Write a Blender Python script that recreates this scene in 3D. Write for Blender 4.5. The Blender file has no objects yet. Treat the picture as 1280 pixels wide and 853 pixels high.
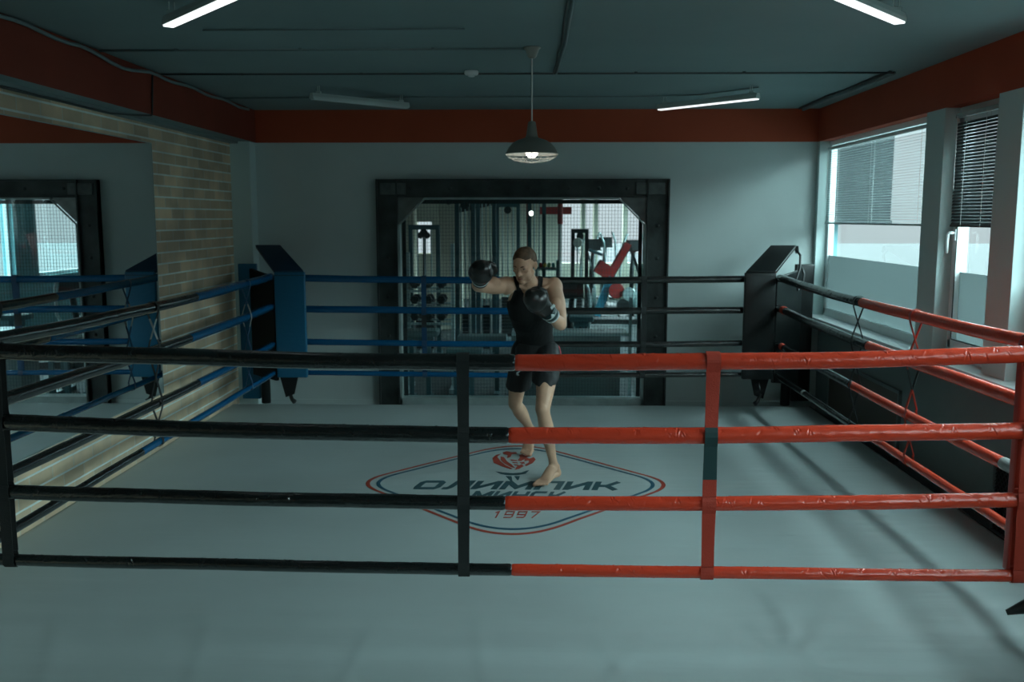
import bpy, bmesh, math, random
from mathutils import Vector, Matrix, noise
random.seed(7)
PI = math.pi
scene = bpy.context.scene
COL = scene.collection
V = Vector

# ------------------------------------------------------------------ materials
def mat(name, color, rough=0.6, metal=0.0, spec=0.5, bump=None, var=None, coat=0.0, sheen=0.0):
    """bump=(scale, strength, detail, stretch xyz) ; var=(scale, amount)"""
    m = bpy.data.materials.new(name); m.use_nodes = True
    nt = m.node_tree; N = nt.nodes; L = nt.links
    b = N['Principled BSDF']
    b.inputs['Base Color'].default_value = (*color, 1)
    b.inputs['Roughness'].default_value = rough
    b.inputs['Metallic'].default_value = metal
    b.inputs['Specular IOR Level'].default_value = spec
    b.inputs['Coat Weight'].default_value = coat
    b.inputs['Coat Roughness'].default_value = 0.2
    b.inputs['Sheen Weight'].default_value = sheen
    tc = N.new('ShaderNodeTexCoord')
    if bump:
        mp = N.new('ShaderNodeMapping'); L.new(tc.outputs['Object'], mp.inputs['Vector'])
        st = bump[3] if len(bump) > 3 else (1, 1, 1)
        mp.inputs['Scale'].default_value = st
        nz = N.new('ShaderNodeTexNoise'); nz.inputs['Scale'].default_value = bump[0]
        nz.inputs['Detail'].default_value = bump[2] if len(bump) > 2 else 3
        L.new(mp.outputs['Vector'], nz.inputs['Vector'])
        bp = N.new('ShaderNodeBump'); bp.inputs['Strength'].default_value = bump[1]
        bp.inputs['Distance'].default_value = 0.01
        L.new(nz.outputs['Fac'], bp.inputs['Height']); L.new(bp.outputs['Normal'], b.inputs['Normal'])
    if var:
        nz2 = N.new('ShaderNodeTexNoise'); nz2.inputs['Scale'].default_value = var[0]; nz2.inputs['Detail'].default_value = 4
        L.new(tc.outputs['Object'], nz2.inputs['Vector'])
        cr = N.new('ShaderNodeValToRGB')
        a = var[1]
        cr.color_ramp.elements[0].position = 0.3; cr.color_ramp.elements[1].position = 0.7
        cr.color_ramp.elements[0].color = (*[c * (1 - a) for c in color], 1)
        cr.color_ramp.elements[1].color = (*[min(1, c * (1 + a)) for c in color], 1)
        L.new(nz2.outputs['Fac'], cr.inputs['Fac']); L.new(cr.outputs['Color'], b.inputs['Base Color'])
    return m

def emis(name, color, strength):
    m = bpy.data.materials.new(name); m.use_nodes = True
    nt = m.node_tree; nt.nodes.clear()
    e = nt.nodes.new('ShaderNodeEmission'); e.inputs[0].default_value = (*color, 1); e.inputs[1].default_value = strength
    o = nt.nodes.new('ShaderNodeOutputMaterial'); nt.links.new(e.outputs[0], o.inputs[0])
    return m

def glassmat(name, tint=(0.9, 0.97, 0.97), refl=1.0):
    m = bpy.data.materials.new(name); m.use_nodes = True
    nt = m.node_tree; N = nt.nodes; L = nt.links; N.clear()
    t = N.new('ShaderNodeBsdfTransparent'); t.inputs[0].default_value = (*tint, 1)
    g = N.new('ShaderNodeBsdfGlossy'); g.inputs['Roughness'].default_value = 0.0; g.inputs[0].default_value = (refl, refl, refl, 1)
    fr = N.new('ShaderNodeFresnel'); fr.inputs[0].default_value = 1.5
    mx = N.new('ShaderNodeMixShader'); o = N.new('ShaderNodeOutputMaterial')
    ge = N.new('ShaderNodeNewGeometry'); su = N.new('ShaderNodeMath'); su.operation = 'SUBTRACT'; su.inputs[0].default_value = 1.0
    L.new(ge.outputs['Backfacing'], su.inputs[1])
    mu = N.new('ShaderNodeMath'); mu.operation = 'MULTIPLY'; L.new(su.outputs[0], mu.inputs[0]); L.new(fr.outputs[0], mu.inputs[1])
    L.new(mu.outputs[0], mx.inputs[0]); L.new(t.outputs[0], mx.inputs[1]); L.new(g.outputs[0], mx.inputs[2]); L.new(mx.outputs[0], o.inputs[0])
    return m

def filmmat(name, color):
    m = bpy.data.materials.new(name); m.use_nodes = True
    nt = m.node_tree; N = nt.nodes; L = nt.links; N.clear()
    t = N.new('ShaderNodeBsdfTranslucent'); t.inputs[0].default_value = (*color, 1)
    d = N.new('ShaderNodeBsdfDiffuse'); d.inputs[0].default_value = (*[c * 0.7 for c in color], 1)
    mx = N.new('ShaderNodeMixShader'); mx.inputs[0].default_value = 0.35
    o = N.new('ShaderNodeOutputMaterial')
    L.new(t.outputs[0], mx.inputs[1]); L.new(d.outputs[0], mx.inputs[2]); L.new(mx.outputs[0], o.inputs[0])
    return m

def brickmat():
    m = bpy.data.materials.new('long_brick'); m.use_nodes = True
    nt = m.node_tree; N = nt.nodes; L = nt.links; b = N['Principled BSDF']
    tc = N.new('ShaderNodeTexCoord'); sp = N.new('ShaderNodeSeparateXYZ'); cb = N.new('ShaderNodeCombineXYZ')
    L.new(tc.outputs['Object'], sp.inputs[0]); L.new(sp.outputs['Y'], cb.inputs['X'])
    za = N.new('ShaderNodeMath'); za.operation = 'ADD'; za.inputs[1].default_value = .045; L.new(sp.outputs['Z'], za.inputs[0]); L.new(za.outputs[0], cb.inputs['Y'])
    br = N.new('ShaderNodeTexBrick'); L.new(cb.outputs[0], br.inputs['Vector'])
    br.inputs['Scale'].default_value = 1.0
    br.inputs['Brick Width'].default_value = 0.27; br.inputs['Row Height'].default_value = 0.090
    br.inputs['Mortar Size'].default_value = 0.005; br.inputs['Mortar Smooth'].default_value = 0.25
    br.inputs['Bias'].default_value = 0.0
    br.inputs['Color1'].default_value = (0.84, 0.66, 0.46, 1); br.inputs['Color2'].default_value = (0.56, 0.44, 0.31, 1)
    br.inputs['Mortar'].default_value = (0.66, 0.66, 0.58, 1)
    nz = N.new('ShaderNodeTexNoise'); nz.inputs['Scale'].default_value = 2.2; nz.inputs['Detail'].default_value = 6
    L.new(cb.outputs[0], nz.inputs['Vector'])
    hs = N.new('ShaderNodeMix'); hs.data_type = 'RGBA'; hs.blend_type = 'MULTIPLY'
    cr = N.new('ShaderNodeValToRGB'); cr.color_ramp.elements[0].position = .35; cr.color_ramp.elements[1].position = .65
    cr.color_ramp.elements[0].color = (.72, .72, .72, 1); cr.color_ramp.elements[1].color = (1.1, 1.08, 1.05, 1)
    L.new(nz.outputs['Fac'], cr.inputs['Fac'])
    hs.inputs[0].default_value = 1.0
    # wide pale bed joints every 90 mm
    d1 = N.new('ShaderNodeMath'); d1.operation = 'DIVIDE'; d1.inputs[1].default_value = 0.090; L.new(za.outputs[0], d1.inputs[0])
    d2 = N.new('ShaderNodeMath'); d2.operation = 'ADD'; d2.inputs[1].default_value = 100.5; L.new(d1.outputs[0], d2.inputs[0])
    d3 = N.new('ShaderNodeMath'); d3.operation = 'FRACT'; L.new(d2.outputs[0], d3.inputs[0])
    d4 = N.new('ShaderNodeMath'); d4.operation = 'SUBTRACT'; d4.inputs[1].default_value = .5; L.new(d3.outputs[0], d4.inputs[0])
    d5 = N.new('ShaderNodeMath'); d5.operation = 'ABSOLUTE'; L.new(d4.outputs[0], d5.inputs[0])
    d6 = N.new('ShaderNodeMath'); d6.operation = 'LESS_THAN'; d6.inputs[1].default_value = .075; L.new(d5.outputs[0], d6.inputs[0])
    bj = N.new('ShaderNodeMix'); bj.data_type = 'RGBA'; L.new(d6.outputs[0], bj.inputs[0]); L.new(br.outputs['Color'], bj.inputs[6]); bj.inputs[7].default_value = (0.86, 0.95, 0.92, 1)
    L.new(bj.outputs[2], hs.inputs[6]); L.new(cr.outputs['Color'], hs.inputs[7]); L.new(hs.outputs[2], b.inputs['Base Color'])
    b.inputs['Roughness'].default_value = 0.85
    bp = N.new('ShaderNodeBump'); bp.invert = True; bp.inputs['Strength'].default_value = 0.6; bp.inputs['Distance'].default_value = 0.006
    L.new(br.outputs['Fac'], bp.inputs['Height']); L.new(bp.outputs['Normal'], b.inputs['Normal'])
    return m

M = {}
M['wall'] = mat('grey_wall_paint', (0.56, 0.63, 0.62), 0.75, spec=0.3, var=(1.2, 0.05), bump=(60, 0.08, 3))
M['ceil'] = mat('ceiling_paint', (0.20, 0.275, 0.28), 0.8, spec=0.25, var=(0.9, 0.06), bump=(40, 0.08, 3))
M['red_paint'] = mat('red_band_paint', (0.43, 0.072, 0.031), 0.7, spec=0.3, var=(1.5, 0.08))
M['red_shaded'] = mat('shaded_red_beam_paint', (0.21, 0.037, 0.020), 0.7, spec=0.3, var=(1.5, 0.1))  # band red with the left beam's shade put into the colour
M['brick'] = brickmat()
M['dark_wall'] = mat('dark_grey_lower_wall', (0.17, 0.215, 0.215), 0.7, var=(1.5, 0.1))
M['white_paint'] = mat('white_frame_paint', (0.82, 0.87, 0.87), 0.45, var=(3, 0.03))
M['white_plastic'] = mat('white_plastic', (0.72, 0.76, 0.76), 0.35)
M['pier'] = mat('pier_paint', (0.58, 0.71, 0.70), 0.7, spec=0.3)
M['canvas'] = mat('ring_canvas_cloth', (0.44, 0.495, 0.49), 0.55, spec=0.35, var=(1.3, 0.05), bump=(7, 0.35, 5, (0.35, 2.2, 1)))
M['room_floor'] = mat('dark_rubber_floor', (0.07, 0.085, 0.085), 0.7, var=(8, 0.2))
M['black_vinyl'] = mat('black_vinyl', (0.009, 0.011, 0.011), 0.30, spec=0.5, bump=(12, 0.10, 3))
M['black_rope'] = mat('black_rope_cover', (0.006, 0.007, 0.007), 0.17, spec=0.9, coat=1.0, bump=(45, 0.5, 4, (0.5, 1, 1)))
M['black_rope_s'] = mat('black_rope_cover_side', (0.006, 0.007, 0.007), 0.18, spec=0.8, coat=.6, bump=(25, 0.25, 4, (1, 0.5, 1)))
M['red_rope'] = mat('red_rope_cover', (0.78, 0.062, 0.024), 0.27, spec=0.5, coat=.4, bump=(42, 0.45, 4, (0.5, 1, 1)))
M['blue_rope'] = mat('blue_rope_cover', (0.002, 0.085, 0.21), 0.2, spec=0.5, bump=(30, 0.25, 3))
M['blue_vinyl'] = mat('blue_vinyl', (0.003, 0.125, 0.24), 0.40, spec=0.5, bump=(14, 0.3, 3, (1, 1, 3)))
M['navy_vinyl'] = mat('navy_vinyl', (0.006, 0.035, 0.075), 0.45)
M['red_vinyl'] = mat('red_vinyl', (0.48, 0.035, 0.018), 0.36, bump=(14, 0.3, 3))
M['black_cloth'] = mat('black_backing_cloth', (0.016, 0.017, 0.017), 0.85, spec=0.2)
M['strap_black'] = mat('black_webbing', (0.018, 0.021, 0.021), 0.7, bump=(200, 0.3))
M['strap_red'] = mat('red_webbing', (0.50, 0.042, 0.018), 0.65, bump=(200, 0.25))
M['strap_blue'] = mat('blue_webbing', (0.003, 0.05, 0.12), 0.65, bump=(200, 0.25))
M['strap_grey'] = mat('grey_webbing', (0.30, 0.32, 0.31), 0.65)
M['strap_dgreen'] = mat('dark_teal_tape', (0.015, 0.05, 0.05), 0.55)
M['steel'] = mat('dark_patinated_steel', (0.045, 0.055, 0.053), 0.5, metal=0.35, var=(5, 0.45), bump=(25, 0.25, 4))
M['steel_edge'] = mat('bare_steel_edge', (0.34, 0.41, 0.40), 0.4, metal=0.15, var=(6, 0.2))
M['splice'] = mat('worn_plate_steel', (0.09, 0.11, 0.105), 0.45, var=(14, .35))
M['gusset'] = mat('gusset_steel', (0.16, 0.18, 0.175), 0.38, metal=0.8, var=(7, .3))
M['post'] = mat('post_steel', (0.05, 0.055, 0.055), 0.5, metal=0.6)
M['wire'] = mat('wire_mesh_steel', (0.05, 0.085, 0.09), 0.5, metal=0.5)
M['conduit'] = mat('conduit_plastic', (0.16, 0.215, 0.22), 0.55)
M['cable'] = mat('black_cable', (0.045, 0.06, 0.06), 0.6)
M['lampmetal'] = mat('grey_lamp_enamel', (0.28, 0.28, 0.25), 0.42, metal=0.3)
M['lampwhite'] = mat('white_lamp_enamel', (0.75, 0.75, 0.70), 0.45)
M['fix'] = mat('luminaire_body', (0.50, 0.57, 0.55), 0.45, metal=0.1)
M['tube_on'] = emis('lit_tube', (0.93, 0.98, 1.0), 1.4)
M['tube_off'] = mat('unlit_tube', (0.55, 0.62, 0.61), 0.4)
M['bulb'] = emis('lit_bulb', (1.0, 0.95, 0.86), 5.0)
M['glass'] = glassmat('window_glass')
M['glass_dark'] = glassmat('partition_glass', (0.90, 0.97, 0.98))
M['film'] = filmmat('frosted_film', (0.31, 0.345, 0.345))
M['mirror'] = mat('mirror_silver', (0.90, 0.96, 0.96), 0.012, metal=1.0)
M['slat'] = mat('blind_slat', (0.42, 0.50, 0.51), 0.5)
M['slat_dark'] = mat('dark_blind_slat', (0.05, 0.065, 0.065), 0.5)
M['cord'] = mat('blind_cord', (0.7, 0.72, 0.7), 0.7)
M['print_red'] = mat('red_print', (0.42, 0.055, 0.030), 0.6)
M['print_blue'] = mat('blue_print', (0.018, 0.095, 0.15), 0.6)
M['print_dark'] = mat('dark_teal_print', (0.03, 0.085, 0.10), 0.6)
M['print_pale'] = mat('pale_print', (0.36, 0.45, 0.455), 0.6)
M['skin'] = mat('skin', (0.62, 0.36, 0.24), 0.5, spec=0.4, var=(9, 0.10), bump=(60, 0.05))
M['hair'] = mat('brown_hair', (0.13, 0.070, 0.036), 0.6, bump=(120, 0.6, 4, (1, 1, 0.3)), var=(40, 0.3))
M['brow'] = mat('eyebrow_hair', (0.09, 0.05, 0.03), 0.8)
M['lip'] = mat('lip', (0.34, 0.13, 0.10), 0.5)
M['eye'] = mat('eye_dark', (0.03, 0.025, 0.02), 0.2)
M['eyewhite'] = mat('eye_white', (0.28, 0.26, 0.24), 0.3)
M['tank'] = mat('black_jersey', (0.012, 0.013, 0.013), 0.85, spec=0.25, bump=(18, 0.5, 3, (1, 1, 0.4)))
M['shorts'] = mat('black_shorts_cloth', (0.015, 0.016, 0.017), 0.6, spec=0.35, bump=(18, 0.5, 3, (1, 1, 0.4)))
M['pink'] = mat('red_stripe_cloth', (0.55, 0.06, 0.075), 0.6)
M['white_cloth'] = mat('white_print', (0.62, 0.68, 0.68), 0.5)
M['glove'] = mat('black_glove_leather', (0.014, 0.014, 0.013), 0.30, spec=0.55, bump=(30, 0.25, 3))
M['glove_cuff'] = mat('dark_teal_cuff', (0.018, 0.045, 0.048), 0.45)
M['chrome'] = mat('gym_chrome', (0.50, 0.62, 0.62), 0.3, metal=0.25)
M['gym_frame'] = mat('gym_teal_frame', (0.07, 0.16, 0.18), 0.45, metal=0.2)
M['gym_black'] = mat('gym_black', (0.02, 0.025, 0.025), 0.5)
M['gym_grey'] = mat('gym_grey_pad', (0.12, 0.20, 0.20), 0.55)
M['gym_red'] = mat('gym_red_pad', (0.42, 0.04, 0.035), 0.5)
M['gym_blue'] = mat('gym_blue_beam', (0.05, 0.28, 0.40), 0.4)
M['gym_wall'] = mat('gym_wall', (0.12, 0.19, 0.19), 0.8, var=(1.5, 0.15))
M['gym_teal'] = mat('gym_teal_wall', (0.16, 0.38, 0.42), 0.8)
M['gym_tube'] = emis('gym_lit_tube', (0.93, 0.98, 1.0), 9.0)
M['gym_cream'] = mat('gym_cream', (0.74, 0.69, 0.56), 0.8, bump=(10, 0.2))
M['gym_floor'] = mat('gym_floor', (0.05, 0.07, 0.07), 0.5)
M['gym_ceil'] = mat('gym_ceiling', (0.10, 0.14, 0.14), 0.8)
M['white_disc'] = mat('pale_disc', (0.6, 0.6, 0.55), 0.5)
M['green'] = mat('green_rubber', (0.05, 0.35, 0.12), 0.5)
M['yellow'] = mat('yellow_rubber', (0.5, 0.35, 0.05), 0.5)
M['cyan'] = mat('cyan_rubber', (0.03, 0.35, 0.36), 0.5)
M['ext_dark'] = mat('teal_cladding', (0.003, 0.009, 0.011), 0.7, var=(0.8, 0.15))
M['ext_pale'] = mat('pale_render', (0.10, 0.105, 0.11), 0.8)
M['ext_ground'] = mat('asphalt', (0.017, 0.0175, 0.018), 0.9)

# ------------------------------------------------------------------ mesh helpers
def link(name, bm, m, parent=None, smooth=False):
    me = bpy.data.meshes.new(name); bmesh.ops.recalc_face_normals(bm, faces=bm.faces); bm.to_mesh(me); bm.free()
    ms = m if isinstance(m, (list, tuple)) else [m]
    for k in ms: me.materials.append(k)
    if smooth:
        for p in me.polygons: p.use_smooth = True
    o = bpy.data.objects.new(name, me); COL.objects.link(o)
    if parent: o.parent = parent; o.matrix_parent_inverse = Matrix.Translation(-parent.location)
    return o

def box(bm, x0, x1, y0, y1, z0, z1, bev=0.0, mi=0):
    r = bmesh.ops.create_cube(bm, size=1.0)
    for v in r['verts']:
        v.co = V(((x0 + x1) / 2 + v.co.x * (x1 - x0), (y0 + y1) / 2 + v.co.y * (y1 - y0), (z0 + z1) / 2 + v.co.z * (z1 - z0)))
    fs = list({f for v in r['verts'] for f in v.link_faces})
    for f in fs: f.material_index = mi
    if bev:
        es = list({e for v in r['verts'] for e in v.link_edges})
        bmesh.ops.bevel(bm, geom=es, offset=bev, segments=2, affect='EDGES', profile=0.6)

def obox(bm, c, ax, ay, az, sx, sy, sz, bev=0.0):
    """oriented box, centre c, unit axes, full sizes"""
    r = bmesh.ops.create_cube(bm, size=1.0)
    for v in r['verts']:
        v.co = V(c) + V(ax) * v.co.x * sx + V(ay) * v.co.y * sy + V(az) * v.co.z * sz
    if bev:
        es = list({e for v in r['verts'] for e in v.link_edges})
        bmesh.ops.bevel(bm, geom=es, offset=bev, segments=2, affect='EDGES', profile=0.6)

def frame_of(d):
    d = d.normalized(); a = V((0, 0, 1)) if abs(d.z) < 0.9 else V((1, 0, 0))
    u = d.cross(a).normalized(); w = d.cross(u).normalized(); return u, w

def tube(bm, pts, r, seg=10, caps=True):
    pts = [V(p) for p in pts]; n = len(pts)
    rs = r if isinstance(r, (list, tuple)) else [r] * n
    rings = []; u = None
    for i, p in enumerate(pts):
        d = (pts[min(i + 1, n - 1)] - pts[max(i - 1, 0)]).normalized()
        if u is None: u, w = frame_of(d)
        else:
            u = (u - d * u.dot(d)).normalized(); w = d.cross(u)
        rings.append([bm.verts.new(p + (u * math.cos(2 * PI * k / seg) + w * math.sin(2 * PI * k / seg)) * rs[i]) for k in range(seg)])
    for a, b in zip(rings, rings[1:]):
        for k in range(seg): bm.faces.new((a[k], a[(k + 1) % seg], b[(k + 1) % seg], b[k]))
    if caps:
        bm.faces.new(rings[0][::-1]); bm.faces.new(rings[-1])

def rod(bm, a, b, r, seg=10): tube(bm, [a, b], r, seg)

def lathe(bm, prof, c=(0, 0, 0), seg=32, axis=None, close=False):
    """prof [(r, h)], around +Z at c or given axis"""
    ax = V(axis).normalized() if axis else V((0, 0, 1)); u, w = frame_of(ax)
    rings = []
    for r, h in prof:
        if r < 1e-6: rings.append([bm.verts.new(V(c) + ax * h)])
        else: rings.append([bm.verts.new(V(c) + ax * h + (u * math.cos(2 * PI * k / seg) + w * math.sin(2 * PI * k / seg)) * r) for k in range(seg)])
    for a, b in zip(rings, rings[1:]):
        for k in range(seg):
            k2 = (k + 1) % seg
            if len(a) == 1 and len(b) == 1: continue
            if len(a) == 1: bm.faces.new((a[0], b[k2], b[k]))
            elif len(b) == 1: bm.faces.new((a[k], a[k2], b[0]))
            else: bm.faces.new((a[k], a[k2], b[k2], b[k]))
    return rings

def prism(bm, poly, origin, ux, uy, depth):
    """poly 2-D list extruded along ux x uy by depth"""
    ux = V(ux); uy = V(uy); n = ux.cross(uy).normalized(); o = V(origin)
    a = [bm.verts.new(o + ux * p[0] + uy * p[1]) for p in poly]
    b = [bm.verts.new(v.co + n * depth) for v in a]
    bm.faces.new(a[::-1]); bm.faces.new(b)
    for i in range(len(a)):
        j = (i + 1) % len(a); bm.faces.new((a[i], a[j], b[j], b[i]))

def ellip(bm, c, R, seg=20, rings=14):
    """R: 3x3 list of axis vectors scaled by radii"""
    r = bmesh.ops.create_uvsphere(bm, u_segments=seg, v_segments=rings, radius=1.0)
    for v in r['verts']:
        v.co = V(c) + V(R[0]) * v.co.x + V(R[1]) * v.co.y + V(R[2]) * v.co.z
    return r['verts']

def empty(name, loc):
    o = bpy.data.objects.new(name, None); o.location = loc; o.empty_display_size = 0.1; COL.objects.link(o); return o

def tag(o, label=None, cat=None, group=None, kind=None):
    if label: o['label'] = label
    if cat: o['category'] = cat
    if group: o['group'] = group
    if kind: o['kind'] = kind
    return o

def thing(name, label, cat, loc, group=None):
    return tag(empty(name, loc), label, cat, group)

def part(name, bm, m, parent, label=None, smooth=False):
    o = link(name, bm, m, parent, smooth)
    if label: o['label'] = label
    return o

def subpart(name, bm, m, p, label=None, smooth=False):
    """p is a part whose own matrix is the identity in world"""
    me_parent_world = p.matrix_parent_inverse
    o = link(name, bm, m, None, smooth)
    o.parent = p
    o.matrix_parent_inverse = Matrix.Identity(4)
    if label: o['label'] = label
    return o

def structure(name, bm, m): return tag(link(name, bm, m), kind='structure')

B = bmesh.new

# ------------------------------------------------------------------ dimensions
XL, XR, YB, ZC, ZB = -3.03, 2.83, 9.60, 2.933, 2.61     # left brick wall, right band face, back wall, ceiling, band bottom
ZF = -0.22                                              # room floor
YN = -3.6                                               # wall behind the camera
RX0, RX1, RY0, RY1 = -2.50, 2.30, 3.85, 8.90            # rope lines
GW = dict(x0=-1.385, x1=1.12, z0=0.0, z1=2.06)          # opening to the gym

# ------------------------------------------------------------------ room shell
bm = B(); box(bm, -8.5, 6, YN - .3, 26, ZF - .1, ZF); structure('floor', bm, M['room_floor'])
bm = B(); box(bm, XL - .6, XR + .18, YN - .2, YB + .2, ZC, ZC + .15); structure('ceiling', bm, M['ceil'])
bm = B(); box(bm, XL - .2, XL, YN, YB, ZF, ZC); structure('wall_left', bm, M['brick'])
bm = B()
box(bm, XL - .2, GW['x0'] - .2, YB, YB + .2, ZF, ZC); box(bm, GW['x1'] + .2, XR + .17, YB, YB + .2, ZF, ZC)
box(bm, GW['x0'] - .2, GW['x1'] + .2, YB, YB + .2, GW['z1'] + .16, ZC); box(bm, GW['x0'] - .2, GW['x1'] + .2, YB, YB + .2, ZF, -0.02)
structure('wall_back', bm, M['wall'])
bm = B(); box(bm, XL - .2, XR + .18, YN - .2, YN, ZF, ZC); structure('wall_front', bm, M['wall'])
# corner pier on the left, red beams / bands
bm = B(); box(bm, XL, -2.83, 9.40, YB, ZF, ZB, 0.006); structure('trim_1', bm, M['pier'])
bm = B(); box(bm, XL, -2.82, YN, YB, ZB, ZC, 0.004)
o = structure('trim_2', bm, [M['red_shaded'], M['ceil']])
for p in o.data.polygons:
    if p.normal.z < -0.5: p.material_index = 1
bm = B(); box(bm, XL + .0, -2.945, YN, 9.4, ZB - .022, ZB); structure('trim_3', bm, M['conduit'])
bm = B(); box(bm, -2.82, XR, YB - .012, YB, ZB, ZC); structure('trim_4', bm, M['red_paint'])
bm = B(); box(bm, XR, XR + .17, YN, YB, ZB, ZC); structure('trim_5', bm, M['red_paint'])
# right wall : lower wall, piers
WINS = [(6.98, 9.53, True, 'wide'), (5.92, 6.67, True, 'narrow'), (3.05, 5.62, False, 'wide'), (2.0, 2.75, False, 'narrow'), (-0.6, 1.7, False, 'wide')]
SILL = 0.86
bm = B()
box(bm, XR + .08, XR + .17, YN, YB, ZF, SILL)
edges = sorted([w[0] for w in WINS] + [w[1] for w in WINS])
ys = [YN] + edges + [YB]
for i in range(0, len(ys), 2):
    box(bm, XR + .165, XR + .172, ys[i], ys[i + 1], SILL, ZB)
structure('wall_right', bm, M['dark_wall'])
bm = B()
for i in range(0, len(ys), 2):
    box(bm, XR, XR + .165, ys[i], ys[i + 1], SILL, ZB, 0.004)
structure('trim_6', bm, M['pier'])
bm = B()
y0, y1 = YN, YB
box(bm, 2.75, XR + .17, y0, y1, SILL - .002, SILL + .024, 0.006); box(bm, 2.75, 2.768, y0, y1, SILL - .045, SILL + .01, 0.004)
structure('trim_7', bm, M['white_paint'])
bm = B(); box(bm, -3.02, XR + .08, YB - .018, YB, ZF, -0.03); structure('baseboard_back', bm, M['wall'])

for i, (a, b, blind, kind) in enumerate(WINS):
    w = tag(empty('window_%d' % (i + 1), (XR + .14, (a + b) / 2, SILL)), kind='structure')
    x0, x1 = XR + .10, XR + .16; z0, z1 = SILL + .024, ZB
    f = B(); t = .055
    box(f, x0, x1, a, b, z0, z0 + t + .02, .004); box(f, x0, x1, a, b, z1 - .05, z1, .004)
    for yy in ([a, b - t] if kind == 'narrow' else [a, b - t]): box(f, x0, x1, yy, yy + t, z0 + .02, z1 - .05, .004)
    if kind == 'wide': pass
    else:
        for yy in (a + t, b - 2 * t): box(f, x0 - .02, x1, yy, yy + t * .9, z0 + .06, z1 - .06, .004)
        box(f, x0 - .02, x1, a + t, b - t, z0 + .07, z0 + .13, .004); box(f, x0 - .02, x1, a + t, b - t, z1 - .12, z1 - .05, .004)
    part('window_frame', f, M['white_paint'], w)
    g = B(); box(g, x0 + .025, x0 + .031, a + t, b - t, z0 + .06, z1 - .05); part('pane', g, M['glass'], w)
    g = B(); box(g, x0 + .018, x0 + .021, a + t, b - t, z0 + .07, 1.485); part('frosted_film', g, M['film'], w)
    if kind == 'narrow':
        h = B(); yh = b - .10
        box(h, x0 - .034, x0 - .02, yh - .014, yh + .014, 1.70, 1.78, .004)
        tube(h, [(x0 - .02, yh, 1.755), (x0 - .065, yh, 1.755), (x0 - .078, yh, 1.742), (x0 - .08, yh, 1.70), (x0 - .078, yh + .003, 1.615)], [.010, .011, .012, .012, .010], 10)
        part('handle', h, M['white_plastic'], w, smooth=True)
        g = B(); tube(g, [(x0 - .021, b - 2 * t - .004, z0 + .14), (x0 - .021, b - 2 * t - .004, z1 - .13)], .004, 6)
        tube(g, [(x0 - .021, a + 2 * t, z0 + .135), (x0 - .021, b - 2 * t, z0 + .135)], .004, 6)
        part('gasket', g, M['cable'], w)

def blind(label, a, b, zt, zb, tilt, m, cords, loc_x):
    t = thing('window_blind', label, 'blind', (loc_x, (a + b) / 2, zt), 'venetian blinds on the right-hand windows')
    h = B(); box(h, loc_x - .014, loc_x + .014, a, b, zt - .03, zt, .003); part('headrail', h, M['white_plastic'] if m is M['slat'] else M['steel_edge'], t)
    s = B(); n = int((zt - .04 - zb - .015) / .0215)
    ct, st = math.cos(tilt), math.sin(tilt)
    for k in range(n):
        z = zb + .022 + k * .0215
        pr = [(-.0125, 0.0), (-.006, .0022), (0, .003), (.006, .0022), (.0125, 0.0)]
        vs = []
        for (px, pz) in pr:
            X = loc_x + px * ct - pz * st; Z = z + px * st + pz * ct
            vs.append((s.verts.new((X, a + .006, Z)), s.verts.new((X, b - .006, Z))))
        for q in range(4): s.faces.new((vs[q][0], vs[q + 1][0], vs[q + 1][1], vs[q][1]))
    o = part('slats', s, m, t)
    md = o.modifiers.new('thick', 'SOLIDIFY'); md.thickness = .0006
    r = B(); box(r, loc_x - .013, loc_x + .013, a + .004, b - .004, zb - .004, zb + .012, .003); part('bottom_rail', r, m, t)
    for yc in cords:
        c = B()
        for dx in (-.014, .014): tube(c, [(loc_x + dx, yc, zb), (loc_x + dx, yc, zt - .02)], .0016 if m is M['slat'] else .0022, 5)
        part('ladder_cord', c, M['cord'], t)
    c = B(); tube(c, [(loc_x - .022, b - .05, zt - .02), (loc_x - .024, b - .05, zb + .25)], .003, 6); part('tilt_wand', c, M['cord'], t)
    return t
blind('wide venetian blind half lowered over the large window by the far corner', 7.04, 9.47, 2.545, 1.80, 0.12, M['slat'], (9.2, 8.25, 7.2), XR + .075)
blind('narrow dark venetian blind half lowered on the slim window with the white handle', 5.98, 6.60, 2.56, 1.80, 1.0, M['slat_dark'], (6.43, 6.15), XR + .055)

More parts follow.
